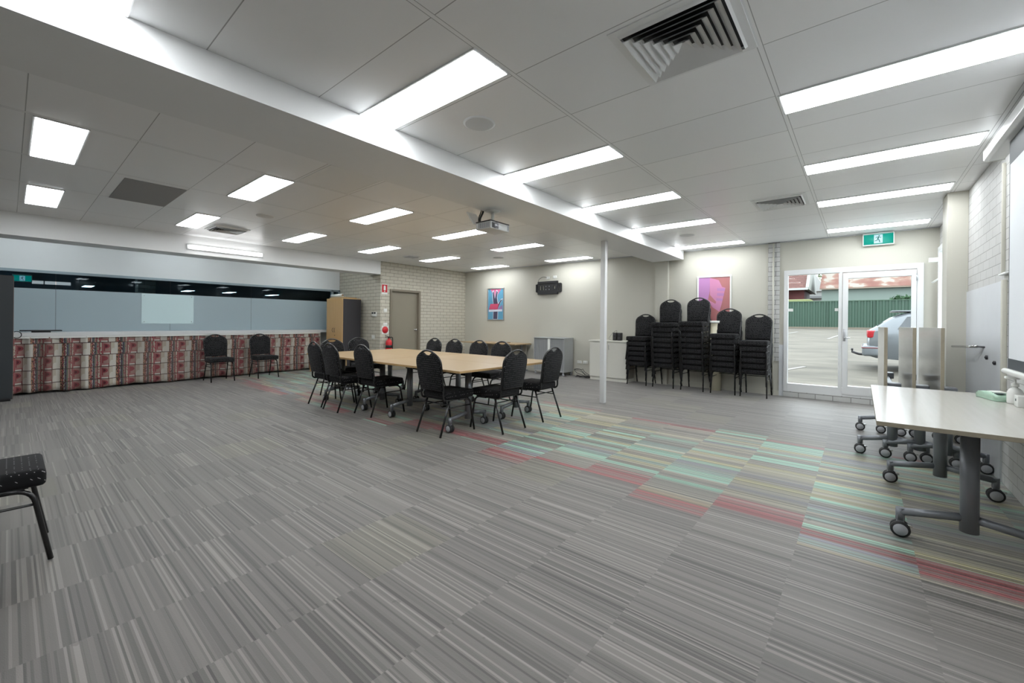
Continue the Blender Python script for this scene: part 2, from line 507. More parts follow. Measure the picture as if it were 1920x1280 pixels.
def frosted():
    m = bpy.data.materials.new('frosted_film_glass'); m.use_nodes = True; nt = m.node_tree; b = nt.nodes['Principled BSDF']
    out = [n for n in nt.nodes if n.type == 'OUTPUT_MATERIAL'][0]
    b.inputs['Base Color'].default_value = srgb(150, 172, 180)
    b.inputs['Roughness'].default_value = 0.28
    tc = nt.nodes.new('ShaderNodeTexCoord'); n = nt.nodes.new('ShaderNodeTexNoise'); n.inputs['Scale'].default_value = 0.5
    nt.links.new(tc.outputs['Object'], n.inputs['Vector'])
    nt.links.new(mixc(nt, Ex(nt, n.outputs['Fac']), srgb(182, 198, 204), srgb(200, 213, 218)), b.inputs['Base Color'])
    tr = nt.nodes.new('ShaderNodeBsdfTranslucent'); tr.inputs[0].default_value = srgb(190, 215, 225)
    mx = nt.nodes.new('ShaderNodeMixShader'); mx.inputs[0].default_value = 0.35
    nt.links.new(b.outputs[0], mx.inputs[1]); nt.links.new(tr.outputs[0], mx.inputs[2]); nt.links.new(mx.outputs[0], out.inputs[0])
    return m
M_frost = frosted()
M_lamp = emit('led_diffuser', (0.94, 0.975, 1.0, 1), LIGHT)
M_cove = emit('cool_tube_diffuser', (.86, .95, 1.0, 1), 15.0)
M_lampbat = emit('batten_diffuser', (1.0, 1.0, 1.0, 1), 6.0)

# ------------------------------------------------------------------ room shell
H = 2.78
XR, YD, YB, XB = 0.90, 8.95, -2.3, -9.27      # right wall, end wall, rear wall, brick door wall
XW, YRET = -11.3, 5.97                        # window wall, brick return
struct('floor', MB().box(-11.6, 1.1, YB - .1, 9.05, -0.12, 0.0), M_carpet)
struct('ceiling', MB().box(-2.81, 1.1, YB - .1, 9.1, H, H + 0.1), M_ceilR)
struct('ceiling', MB().box(-11.6, -2.81, YB - .1, 9.1, H, H + 0.1), M_ceilL)
# end wall with the doorway and the slightly proud television wall
DX0, DX1, DZ0, DZ1 = -1.07, 0.73, 0.10, 2.25
w = MB().box(-3.4, DX0, YD, YD + .2, 0, H); w.box(DX1, XR + .2, YD, YD + .2, 0, H)
w.box(DX0, DX1, YD, YD + .2, DZ1, H)
struct('wall_end', w, M_wall)
struct('wall_tv', MB().box(XB - .2, -3.40, 8.90, YD + .2, 0, H), M_wall)
struct('trim_1', MB().box(-3.40, -3.13, 8.86, YD, 0, 2.6), M_wall)                      # pier under the ceiling beam
struct('trim_2', MB().box(-1.32, -1.14, YD - .02, YD, 0.62, H), M_brickS)               # exposed brick pier
struct('trim_3', MB().box(DX0, DX1, YD - .04, YD + .16, 0, DZ0), M_brickS)              # brick hob under the glass doors
struct('trim_4', MB().box(-1.14, DX0, YD - .012, YD, 0, 0.92), M_render)
# right wall
w = MB().box(XR, XR + .2, YB, 7.35, 0, H); w.box(XR, XR + .2, 8.85, 9.05, 0, H); w.box(XR, XR + .2, 7.35, 8.85, 0, 0.85); w.box(XR, XR + .2, 7.35, 8.85, 2.45, H)
struct('wall_right', w, M_brickR)
struct('trim_5', MB().box(0.735, XR, 6.74, 7.10, 0, H), M_wall, bevel=.004)             # painted column
struct('trim_6', MB().box(XR - .012, XR, 5.25, 6.74, 0, 1.66), M_render)                # smooth render patch
struct('wall_rear', MB().box(-11.6, XR + .2, YB - .2, YB, 0, H), M_wall)
# left: window wall, return and door wall
BD0, BD1, BDZ = 6.24, 7.20, 2.10
w = MB().box(XB - .2, XB, YRET, BD0, 0, H); w.box(XB - .2, XB, BD1, 8.95, 0, H); w.box(XB - .2, XB, BD0, BD1, BDZ, H)
struct('wall_brick', w, M_brickY)
struct('wall_return', MB().box(XW - .2, XB - .2, YRET, YRET + .2, 0, H), M_brickX)
w = MB().box(XW - .15, XW, YB, YRET, 0, 1.0); w.box(XW - .15, XW, YB, YRET, 2.13, H); w.box(XW - .15, XW, YB, -1.2, 1.0, 2.13)
struct('wall_window', w, M_white)
# ceiling beam, bulkhead, post
struct('trim_7', MB().box(-3.46, -2.81, YB, 8.86, 2.597, H - .001), M_soffit)
struct('trim_8', MB().box(-9.74, XB + .0, YB, YRET - .001, 2.45, H - .001), M_soffit)
struct('trim_9', MB().rbox(-3.222, -3.142, 6.08, 6.16, 0, 2.597, 0.004), M_trimwhite)
struct('baseboard_tv', MB().box(XB, -3.40, 8.885, 8.90, 0, 0.09), M_wall)
struct('baseboard_end', MB().box(-3.13, -1.14, YD - .015, YD, 0, 0.09), M_wall)
# slender metal strip round the ceiling edge
w = MB().box(-2.81, XR, YD - .02, YD, H - .015, H - .001); w.box(XB, -3.46, 8.88, 8.90, H - .015, H - .001)
struct('trim_10', w, M_alu)

# ------------------------------------------------------------------ brown door in the brick wall
fr = MB(); fx0, fx1 = XB - .12, XB + .03
fr.box(fx0, fx1, BD0, BD0 + .06, 0, BDZ); fr.box(fx0, fx1, BD1 - .06, BD1, 0, BDZ); fr.box(fx0, fx1, BD0 + .06, BD1 - .06, BDZ - .05, BDZ)
door1 = struct('door_1', fr, M_frametaupe, bevel=.003)
MB().box(XB - .09, XB - .05, BD0 + .06, BD1 - .06, 0.01, BDZ - .05).build('door_leaf', M_doorbrown, door1)
k = MB(); k.lathe([(0.001, 0), (.03, 0), (.03, .008), (.011, .012), (.011, .035), (.026, .045), (.028, .06), (.02, .07), (.001, .072)], (XB - .05, 7.08, 1.05), 'X')
k.build('door_knob', M_chrome, door1)

# ------------------------------------------------------------------ glazed entrance: fixed pane and door
fr = MB(); y0, y1 = YD - .03, YD + .07
fr.box(DX0, DX0 + .06, y0, y1, DZ0, DZ1); fr.box(DX1 - .075, DX1, y0, y1, DZ0, DZ1)
fr.box(DX0 + .06, DX1 - .075, y0, y1, DZ1 - .085, DZ1); fr.box(DX0 + .06, DX1 - .075, y0, y1, DZ0, DZ0 + .14)
fr.box(-0.295, -0.245, y0, y1, DZ0 + .14, DZ1 - .085)
e2 = struct('window_1', fr, M_trimwhite, bevel=.003)
MB().box(DX0 + .06, -0.295, YD + .015, YD + .023, DZ0 + .14, DZ1 - .085).build('pane', M_glass, e2)
m_ = MB().box(DX0 + .065, DX0 + .135, YD + .008, YD + .013, 1.52, 1.57)
m_.build('safety_marker', M_plasticwhite, e2)
MB().box(-.345, -.30, YD + .008, YD + .013, 1.52, 1.57).build('safety_marker', M_plasticwhite, e2)
fr = MB(); a0, a1, b0, b1 = -0.24, 0.65, DZ0 + .035, DZ1 - .10
fr.box(a0, a0 + .07, y0 - .01, y1 - .02, b0, b1); fr.box(a1 - .055, a1, y0 - .01, y1 - .02, b0, b1)
fr.box(a0 + .07, a1 - .055, y0 - .01, y1 - .02, b1 - .09, b1); fr.box(a0 + .07, a1 - .055, y0 - .01, y1 - .02, b0, b0 + .14)
d2 = struct('door_2', fr, M_trimwhite, bevel=.003)
MB().box(a0 + .07, a1 - .055, YD + .01, YD + .018, b0 + .14, b1 - .09).build('pane', M_glass, d2)
k = MB().rbox(a0 + .01, a0 + .045, y0 - .02, y0 - .01, 1.02, 1.22, .003)
k.tube([(a0 + .028, y0 - .015, 1.08), (a0 + .028, y0 - .055, 1.08), (a0 + .10, y0 - .055, 1.075)], .008)
k.build('door_handle', M_alu, d2)
MB().cyl((a1 + .004, y0 - .012, 2.03), .009, .10).build('hinge', M_alu, d2)
# side window in the right wall
fr = MB(); xx0, xx1 = XR - .03, XR + .08
fr.box(xx0, xx1, 7.35, 7.42, .85, 2.45); fr.box(xx0, xx1, 8.78, 8.85, .85, 2.45); fr.box(xx0, xx1, 7.42, 8.78, 2.38, 2.45); fr.box(xx0 - .03, xx1, 7.42, 8.78, .85, .92); fr.box(xx0, xx1, 8.05, 8.11, .92, 2.38)
wn = struct('window_2', fr, M_trimwhite, bevel=.003)
MB().box(XR + .02, XR + .028, 7.42, 8.05, .92, 2.38).box(XR + .02, XR + .028, 8.11, 8.78, .92, 2.38).build('pane', M_glass, wn)
k = MB().rbox(XR - .15, XR - .03, 8.55, 8.60, 2.21, 2.27, .004); k.rbox(XR - .06, XR - .03, 8.40, 8.43, 2.05, 2.22, .004)
k.tube([(XR - .03, 8.6, 1.98), (XR - .10, 8.7, 1.92)], .012)
k.build('window_winder', M_plasticwhite, wn)

# ------------------------------------------------------------------ long interior window with frosted film
Z0, ZF, Z1 = 1.03, 1.80, 2.13
fr = MB(); f0, f1 = XW - .04, XW + .03
fr.box(f0, f1, -1.2, YRET, Z1 - .05, Z1); fr.box(f0, f1, -1.2, YRET, 1.0, 1.035)
fr.box(f0, f1, -1.2, -1.16, Z0, Z1); fr.box(f0, f1, 5.72, 5.78, Z0, Z1); fr.box(f0, f1, YRET - .05, YRET, Z0, Z1)
iw = struct('window_3', fr, mat('grey_blue_aluminium', srgb(150, 165, 172), .35, .3, mottle=(10, .03)), bevel=.003)
for a, b_ in ((-1.16, 0.55), (0.555, 2.2), (2.205, 3.74), (3.745, 5.72)):
    MB().box(XW - .006, XW, a, b_, Z0, Z1 - .05).build('pane', M_bluetint, iw)
    MB().box(XW + .001, XW + .003, a, b_, Z0, ZF).build('frosted_film', M_frost, iw)
MB().box(XW - .006, XW, 5.78, YRET - .05, Z0, Z1 - .05).build('pane', M_bluetint, iw)
wb = MB().box(XW + .004, XW + .010, 1.74, 2.61, 1.18, 1.80).build('acrylic_board', mat('pale_acrylic_board', srgb(196, 216, 218), .25, mottle=(1.5, .02)))
tag(wb, 'pale rectangular acrylic board fixed flat on the frosted window film', 'board')
for yy in (1.78, 2.57):
    for zz in (1.22, 1.76): MB().cyl((XW + .013, yy, zz), .008, .008, 'X', 12).build('standoff', M_chrome, wb)

# deep white sill over the counter
sk = 0.095
def sx(y): return -10.50 - sk * (y - 0.0)
s_ = MB()
poly = [(XW, -1.2), (sx(-1.2), -1.2), (sx(5.95), 5.95), (XW, 5.95)]
s_.prism(poly, 0.965, 1.03, 'XY')
sill = s_.build('window_counter', M_trimwhite, bevel=.004)
tag(sill, 'long white counter top under the frosted interior window', 'counter')
rail = MB().prism([(sx(-1.2) - .02, -1.2), (sx(-1.2) - .005, -1.2), (sx(5.3) - .005, 5.3), (sx(5.3) - .02, 5.3)], 0.935, 0.966, 'XY').build('curtain_track', M_plasticwhite, sill)

# ------------------------------------------------------------------ printed curtain
def make_curtain():
    n, rows = 900, 14
    verts, faces, uvs = [], [], []
    ya, yb = -1.0, 5.32
    s_acc, prev = 0.0, None
    cols = []
    for i in range(n + 1):
        t = i / n; y = ya + (yb - ya) * t
        ph = y * 27 + 1.3 * math.sin(y * 3.1) + 2.0 * math.sin(y * 1.17)
        amp = 0.014 + 0.016 * (0.5 + 0.5 * math.sin(y * 1.9 + 1))
        if y < 0.9: amp = 0.032
        cols.append((y, ph, amp))
    for i, (y, ph, amp) in enumerate(cols):
        x_top = sx(y) - .02 + amp * math.sin(ph)
        if prev is not None: s_acc += math.hypot(y - prev[0], (x_top - prev[1]) * 1.0)
        prev = (y, x_top)
        for r in range(rows + 1):
            v = r / rows; z = 0.955 - v * (0.955 - 0.035 - 0.012 * math.sin(y * 5.1) - 0.006 * math.sin(y * 17))
            a2 = amp * (0.7 + 0.6 * v)
            x = sx(y) - .03 + a2 * math.sin(ph + 0.25 * v * math.sin(y * 2.3)) + (0.006 * math.sin(ph * 2.7) if r == 0 else 0)
            verts.append((x, y, z)); uvs.append((s_acc, z + 0.05))
    for i in range(n):
        for r in range(rows):
            a = i * (rows + 1) + r
            faces.append((a, a + 1, a + rows + 2, a + rows + 1))
    me = bpy.data.meshes.new('counter_curtain'); me.from_pydata(verts, [], faces)
    uvl = me.uv_layers.new(name='UVMap')
    for l in me.loops: uvl.data[l.index].uv = uvs[l.vertex_index]
    for p in me.polygons: p.use_smooth = True
    me.materials.append(M_curtain)
    o = bpy.data.objects.new('counter_curtain', me); scene.collection.objects.link(o)
    md = o.modifiers.new('thickness', 'SOLIDIFY'); md.thickness = 0.002
    return tag(o, 'gathered curtain printed in reds and creams hanging below the white counter', 'curtain')
make_curtain()

# ------------------------------------------------------------------ ceiling lights
def ceiling_light():
    t = thing('ceiling_light', '', 'ceiling light', (0, 0, H), 0, None)
    f = MB(); a, b_, e = .575, .14, .012
    f.box(-a - e, a + e, -b_ - e, -b_, -.008, 0); f.box(-a - e, a + e, b_, b_ + e, -.008, 0)
    f.box(-a - e, -a, -b_, b_, -.008, 0); f.box(a, a + e, -b_, b_, -.008, 0)
    f.build('frame', M_trimwhite, t)
    MB().rbox(-a, a, -b_, b_, -.011, 0, .002, 1, False).build('diffuser', M_lamp, t)
    return t
L0 = ceiling_light()
lights = []
ordn = ['first', 'second', 'third', 'fourth', 'fifth', 'sixth']
cols_ = [('right of the beam', -2.225, [0.22, 1.77, 3.37, 4.93, 6.48, 8.47]),
         ('beside the right wall', 0.155, [1.80, 3.37, 4.93, 6.42, 8.33]),
         ('left of the beam', -5.315, [0.26, 1.83, 3.40, 4.97, 6.50, 8.43]),
         ('farthest left', -7.81, [0.27, 1.84, 3.43, 4.98, 6.62, 8.40])]
first = True
near_txt = {'right of the beam': ['cut by the top of the photo above the beam', 'large, beside the beam face at top centre', 'second from the front', 'third from the front', 'fourth from the front', 'nearest the pink poster wall'],
            'beside the right wall': ['just outside the top right of the photo', 'largest, running off the right edge of the photo', 'second from the front', 'third from the front', 'above the green exit sign'],
            'left of the beam': ['large and nearly square at far left', 'beside the dark return grille', 'in front of the hanging projector', 'behind the projector body', 'beyond the projector', 'nearest the end wall with the bracket'],
            'farthest left': ['small and nearly square at far left', 'beside the small square vent', 'third from the front', 'fourth from the front', 'fifth from the front', 'nearest the corner of brick and beige walls']}
for nm, cx, ys in cols_:
    for k, cy in enumerate(ys):
        txt = near_txt[nm][k]
        lab = 'recessed rectangular ceiling light, column %s, %s' % (nm, txt)
        lab = ' '.join(lab.split()[:16])
        if first:
            L0.location = (cx, cy, H); L0['label'] = lab; L0['group'] = 'recessed ceiling lights'; first = False
        else:
            dup(L0, (cx, cy, H), 0, lab, 'recessed ceiling lights')

t = thing('batten_light', 'long thin tube light fixed on the white bulkhead face at left', 'light', (XB, 2.65, 2.575))
MB().rbox(0.0, .03, -.62, .62, -.045, .045, .004).build('housing', M_trimwhite, t)
MB().rbox(.03, .065, -.595, .595, -.03, .03, .01).build('diffuser', M_lampbat, t)

for yy, lb in ((.2, 'nearest the dark cupboard'), (2.4, 'above the acrylic board'), (4.75, 'nearest the brick return')):
    t = thing('cove_batten', 'hidden tube light behind the white bulkhead, ' + lb, 'light', (-10.25, yy, 2.74), 0, 'tube lights hidden behind the bulkhead')
    MB().box(-.05, .05, -.62, .62, 0, .039).build('housing', M_trimwhite, t)
    MB().rbox(-.03, .03, -.60, .60, -.04, 0, .01).build('diffuser', M_cove, t)

# ------------------------------------------------------------------ air vents
def vent(size, loc, label):
    """square louvred diffuser: nested sloping square rings round a pyramid centre"""
    t = thing('air_vent', label, 'air vent', loc)
    s = size / 2
    f = MB()
    def ring(a_, za, b_, zb):
        vs = [(-a_, -a_, za), (a_, -a_, za), (a_, a_, za), (-a_, a_, za), (-b_, -b_, zb), (b_, -b_, zb), (b_, b_, zb), (-b_, b_, zb)]
        f.add(vs, [(i, (i + 1) % 4, 4 + (i + 1) % 4, 4 + i) for i in range(4)])
    ring(s, 0, s, -.006); ring(s, -.006, s * .87, -.006); ring(s * .87, -.006, s * .83, -.02)
    f.build('frame', M_soffit, t)
    lv = MB(); f = lv
    n = 6
    for k in range(n):
        o_ = s * (.80 - .13 * k)
        ring(o_, -.034, o_ - s * .115, -.006)
        ring(o_ - .004, -.034, o_ - s * .115 - .004, -.006)
    lv.build('louvre', M_soffit, t)
    MB().box(-s * .83, s * .83, -s * .83, s * .83, -.003, -.001).build('duct_opening', M_black, t)
    return t
vent(.59, (-.735, 2.28, H), 'large square louvred air vent at top right of the ceiling')
vent(.55, (-.77, 6.03, H), 'smaller square louvred air vent on the ceiling before the glass door')
vent(.52, (-8.13, 2.33, H), 'small square air vent near the bulkhead tube light')
vent(.30, (-8.0, 5.95, H), 'tiny dark air vent on the far ceiling near the brick wall')
rg = MB().box(-7.16, -6.04, .785, 1.32, H - .006, H).build('return_air_grille', mat('grey_grille_face', srgb(150, 150, 150), .6, bump=(200, .2)))
tag(rg, 'flat dark grey return air panel set in the left ceiling', 'air grille')
ap = MB(); a0_, a1_, c0_, c1_ = -4.68, -3.93, 1.98, 2.55
for q in ((a0_, a1_, c0_, c0_ + .012), (a0_, a1_, c1_ - .012, c1_), (a0_, a0_ + .012, c0_, c1_), (a1_ - .012, a1_, c0_, c1_)): ap.box(*q, H - .005, H)
ap.box(a0_ + .012, a1_ - .012, c0_ + .012, c1_ - .012, H - .002, H)
tag(ap.build('access_panel', M_soffit), 'thin outlined access panel in the ceiling left of the beam', 'access panel')
def speaker(loc, label):
    t = thing('ceiling_speaker', label, 'speaker', loc, 0, 'round ceiling speakers')
    MB().lathe([(.12, 0), (.12, -.004), (.105, -.008)], seg=32).build('rim', M_soffit, t)
    MB().lathe([(.105, -.008), (.06, -.011), (.001, -.012)], seg=32).build('grille', mat('speaker_mesh', srgb(226, 226, 226), .6, bump=(900, .4)), t)
    return t
sp0 = speaker((-2.23, 2.27, H), 'round flush ceiling speaker beside the nearest light right of the beam')
dup(sp0, (-2.28, 7.35, H), 0, 'round ceiling speaker near the pink poster wall, right of the beam', 'round ceiling speakers')
dup(sp0, (-6.63, 2.37, H), 0, 'round ceiling speaker at left between two rows of lights', 'round ceiling speakers')
dup(sp0, (-6.51, 7.30, H), 0, 'small round ceiling speaker above the wall with the black bracket', 'round ceiling speakers')

# ------------------------------------------------------------------ banquet chair
def crown(w, zb, zt, n=8):
    """outline half profile of the back: straight sides, sloping shoulders, humped crown (x,z)"""
    h = zt - zb
    return [(w * .92, zb), (w * .96, zb + h * .25), (w, zb + h * .5), (w * 1.01, zb + h * .67), (w * .97, zb + h * .76), (w * .86, zb + h * .835),
            (w * .62, zb + h * .91), (w * .38, zb + h * .968), (w * .20, zb + h * .995), (0, zt)]
def lean(z):
    return -0.205 - max(0, z - .47) * 0.17
def make_chair():
    t = thing('banquet_chair', '', 'chair')
    # seat cushion
    bm = bmesh.new(); bmesh.ops.create_cube(bm, size=1)
    for v in bm.verts: v.co = Vector((v.co.x * (.43 if v.co.y > 0 else .39), v.co.y * .43 + .03, v.co.z * .088 + .445))
    bmesh.ops.bevel(bm, geom=bm.edges[:], offset=.028, segments=3, profile=.6, affect='EDGES')
    for v in bm.verts:
        if v.co.z > .47: v.co.z += .012 * (1 - (v.co.x / .22) ** 2) * (1 - ((v.co.y - .03) / .23) ** 2)
    mb = MB(); mb.from_bm(bm); bm.free(); mb.build('seat', M_fabric, t)
    # backrest pad
    hp = crown(.205, .50, .950)
    pts = []
    out = [(x, z) for x, z in hp[:-3]] + [(.078, .930), (.058, .914), (.034, .905), (0, .902)]
    full = out + [(-x, z) for x, z in out[-2::-1]]
    mb = MB(); n = len(full)
    cx_, cz_ = 0, .70
    layers = [(-.024, .94), (-.020, .98), (-.008, 1.0), (.008, 1.0), (.020, .98), (.027, .92)]
    vs = []
    for d, s in layers:
        for x, z in full:
            xx, zz = cx_ + (x - cx_) * s, cz_ + (z - cz_) * s
            vs.append((xx, lean(zz) + d, zz))
    fs = [(a * n + i, a * n + (i + 1) % n, (a + 1) * n + (i + 1) % n, (a + 1) * n + i) for a in range(len(layers) - 1) for i in range(n)]
    fs.append(list(range(n))[::-1]); fs.append([(len(layers) - 1) * n + i for i in range(n)])
    mb.add(vs, fs, True); mb.build('backrest', M_fabric, t)
    # back frame: seat rails, curve, uprights and crown in one bent tube
    hp = crown(.207, .52, .955)
    r_ = [Vector((x, lean(z), z)) for x, z in hp]
    r_ = fillet([r_[0]] + r_[1:-1] + [r_[-1], Vector((-r_[-2].x, r_[-2].y, r_[-2].z))], .03, 3)
    r_ = [p for p in r_ if p.x > 0.002] + [Vector((0, lean(hp[-1][1]), hp[-1][1]))]
    low = fillet([(.188, .17, .398), (.190, -.212, .398), (.192, lean(.52) + .004, .52)], .07, 6)
    half = low + r_[1:]
    path = half + [Vector((-p.x, p.y, p.z)) for p in half[-2::-1]]
    MB().tube(path, .0115, 8).build('back_frame', M_chairmetal, t)
    # four legs
    for sx_ in (-1, 1):
        fl = fillet([(sx_ * .190, .02, .392), (sx_ * .192, .195, .388), (sx_ * .205, .262, .006)], .07, 6)
        MB().tube(fl, .0115, 8).build('leg', M_chairmetal, t)
        rl = [(sx_ * .190, -.120, .395), (sx_ * .205, -.262, .006)]
        MB().tube(rl, .0115, 8).build('leg', M_chairmetal, t)
    s_ = MB()
    for sx_ in (-1, 1):
        s_.tube([(sx_ * .193, -.152, .31), (sx_ * .196, .214, .31)], .007, 6)
    s_.tube([(-.192, -.14, .345), (.192, -.14, .345)], .007, 6)
    s_.build('stretcher', M_chairmetal, t)
    u = MB()
    for yy in (-.15, .17): u.box(-.19, .19, yy - .012, yy + .012, .395, .41)
    u.build('seat_support', M_chairmetal, t)
    return t
chair0 = make_chair(); used = [False]
def chair(x, y, rz, label, group, z=0.0, tilt=0.0):
    if not used[0]:
        used[0] = True
        chair0.location = (x, y, z); chair0.rotation_euler = (0, 0, rz); tag(chair0, label, None, group)
        o = chair0
    else: o = dup(chair0, (x, y, z), rz, label, group)
    if tilt: o.rotation_euler.x = tilt
    return o
G1 = 'banquet chairs round the meeting table'
chair(-3.73, 3.29, 0, 'black dotted chair nearest the camera at the meeting table, front right corner', G1)
chair(-5.15, 3.32, 0, 'black chair on the near side of the table, third from the left end', G1)
chair(-5.74, 3.17, 0, 'black chair on the near side of the table, second from the left end', G1)
chair(-6.27, 3.20, 0, 'black chair on the near side of the table, leftmost of its row', G1)
chair(-3.37, 3.80, PI / 2, 'black dotted chair at the right end of the table, nearer of the two', G1)
chair(-3.37, 4.58, PI / 2, 'black dotted chair at the right end of the table, farther, beside the white post', G1)
for x, lb in ((-6.31, 'first from left, before the brown door'), (-5.74, 'second from left, before the brick wall'), (-5.11, 'third from left, below the framed hand poster'), (-4.59, 'fourth from left, before the silver cabinet')):
    chair(x, 4.98, PI, 'black chair on far side of the table, ' + lb, G1)
chair(-6.82, 3.62, -PI / 2, 'black chair at the left end of the table, before the printed curtain', G1)
chair(-7.10, 4.28, -PI / 2, 'black chair at the left end of the table, before the dark cupboard side', G1)
G2 = 'chairs against the printed curtain'
chair(-10.28, 2.82, -PI / 2, 'black chair against the printed curtain, left of the two', G2)
chair(-10.26, 3.67, -PI / 2, 'black chair against the printed curtain, right of the two', G2)
chair(-3.495, -.11, 0, 'black dotted chair in the left foreground, cut by the frame edge', None)
names = ['leftmost', 'second from left', 'middle', 'second from right', 'rightmost']
pos = ['bottom', 'second from the bottom', 'third from the bottom', 'fourth from the bottom', 'fifth from the bottom', 'sixth from the bottom', 'seventh from the bottom', 'eighth from the bottom', 'ninth from the bottom']
for k, (x, n, dz) in enumerate(((-3.57, 6, .104), (-3.02, 9, .102), (-2.47, 9, .105), (-1.93, 7, .103), (-1.44, 6, .102))):
    for q in range(n):
        pl = 'top' if q == n - 1 else pos[q]
        jx = random.uniform(-.006, .006)
        chair(x + jx, 8.60 - q * 0.016, PI, 'black stacked chair, %s of the %s stack' % (pl, names[k]), 'stacked chairs by the end wall', q * dz)

# ------------------------------------------------------------------ folding meeting tables on castors
def caster(px, py, parent, ax):
    """twin wheel castor; ax is the local axis of its axle"""
    c = MB()
    R_ = .047
    for s_ in (-.018, .018):
        o_ = (px, py + s_, R_) if ax == 'Y' else (px + s_, py, R_)
        c.cur = 0
        c.lathe([(.034, -.014), (R_ - .002, -.012), (R_, -.006), (R_, .006), (R_ - .002, .012), (.034, .014)], o_, ax, 24)
        c.cur = 1
        q = -1 if s_ < 0 else 1
        c.lathe([(.001, q * .017), (.033, q * .016), (.036, q * .011)], o_, ax, 24)
    c.cur = 2
    c.rbox(px - .018, px + .018, py - .018, py + .018, .06, .13, .005)
    c.cur = 3
    d = (.062, .020) if ax == 'Y' else (.020, .062)
    c.rbox(px - d[0] / 2 - (.025 if ax == 'Y' else 0), px + d[0] / 2 - (.025 if ax == 'Y' else 0), py - d[1] / 2 - (.025 if ax == 'X' else 0), py + d[1] / 2 - (.025 if ax == 'X' else 0), .068, .080, .004)
    return c.build('caster', [M_rubber, M_hub, M_steelgrey, M_chrome], parent)
def make_table(L, W, zt, m_top, m_edge, m_leg, label, group, flipped=False, legx=.575, ax='Y'):
    t = thing('folding_table', label, 'table', group=group)
    th = .025
    if not flipped:
        tp = MB(); tp.box(-L / 2, L / 2, -W / 2, W / 2, zt - th, zt)
        o = tp.build('tabletop', [m_top, m_edge], t, bevel=.002)
        for p in o.data.polygons:
            if abs(p.normal.z) < .5: p.material_index = 1
    else:
        tp = MB(); tp.box(-L / 2, L / 2, .05, .05 + th, zt - .70, zt - .70 + W)
        o = tp.build('tabletop', [m_top, m_edge], t, bevel=.002)
        for p in o.data.polygons:
            if abs(p.normal.y) < .5: p.material_index = 1
    for s_ in (-1, 1):
        x = s_ * legx
        zc = zt if not flipped else .74
        c = MB().tube([(x, 0, .115), (x, 0, zc - .07)], .040, 20, flat=1.0)
        if not flipped: c.rbox(x - .05, x + .05, -.16, .16, zt - .05, zt - th, .004)
        else: c.rbox(x - .06, x + .06, -.06, .05, zc - .08, zc - .01, .008)
        c.build('column', m_leg, t)
        for q in (-1, 1):
            f = MB(); R2 = .288 if not flipped else .24
            f.tube([(x, 0, .195), (x, q * R2, .150)], .023, 12)
            f.tube([(x, q * R2, .172), (x, q * R2, .10)], .022, 12)
            fo = f.build('foot', m_leg, t)
            caster(x, q * R2, fo, ax)
    zc = zt if not flipped else .74
    b_ = MB().rbox(-legx, legx, -.02, .02, zc - .095, zc - .055, .004)
    b_.build('crossbar', m_leg, t)
    return t
GT = 'folding tables joined as the meeting table'
T0 = make_table(1.8, .90, .745, M_beech, M_beechedge, M_steelgrey, 'beech topped table, near right quarter of the joined meeting table', GT)
T0.location = (-4.215, 3.56, 0)
dup(T0, (-6.03, 3.56, 0), 0, 'beech topped table, near left quarter of the joined meeting table', GT)
dup(T0, (-4.215, 4.465, 0), 0, 'beech topped table, far right quarter of the joined meeting table', GT)
dup(T0, (-6.03, 4.465, 0), 0, 'beech topped table, far left quarter of the joined meeting table', GT)
TR = make_table(1.88, .82, .745, M_greytop, M_greyedge, M_darksteel, 'large pale laminate table on castors in right foreground', None, ax='X')
TR.location = (.48, 4.07, 0); TR.rotation_euler = (0, 0, PI / 2)
GF = 'flip-top tables folded upright beside the right wall'
TF = make_table(1.8, .90, .745 + .32, M_greytop, M_greyedge, M_darksteel, 'folded upright table nearest the glass door, leftmost of three', GF, True, .60, ax='X')
for o in TF.children:
    pass
TF.location = (.24, 6.10, 0); TF.rotation_euler = (0, 0, PI / 2)
dup(TF, (.43, 6.08, 0), PI / 2, 'folded upright table, middle of the three by the right wall', GF)
dup(TF, (.605, 6.06, 0), PI / 2, 'folded upright table with pale brown edge, rightmost of three', GF)

# ------------------------------------------------------------------ furniture along the walls
# tall cupboard by the brick return
t = thing('tall_cupboard', 'tall cupboard with beech doors and charcoal sides beside the brick return', 'cupboard', (-10.42, 5.62, 0))
w_c, d_c, h_c = .82, .50, 1.85
MB().box(-w_c / 2, w_c / 2, -d_c / 2 + .02, d_c / 2, 0, h_c - .02).build('carcass', M_charcoal, t)
MB().box(-w_c / 2, w_c / 2, -d_c / 2, d_c / 2, h_c - .02, h_c).build('top_panel', M_beechZ, t)
for s_ in (-1, 1):
    a, b_ = (-w_c / 2 + .003, -.002) if s_ < 0 else (.002, w_c / 2 - .003)
    dd = MB().box(a, b_, -d_c / 2, -d_c / 2 + .018, .05, h_c - .022).build('door', M_beechZ, t, bevel=.001)
    hx = s_ * .035
    MB().tube(fillet([(hx - s_ * 0, -d_c / 2, 1.09), (hx + s_ * .018, -d_c / 2 - .03, 1.07), (hx + s_ * .018, -d_c / 2 - .03, 1.00), (hx, -d_c / 2, .98)], .02), .005, 6).build('handle', M_black, dd)
k = MB().cyl((.035, -d_c / 2 - .004, .90), .011, .01, 'Y', 12); k.build('lock', M_black, t)
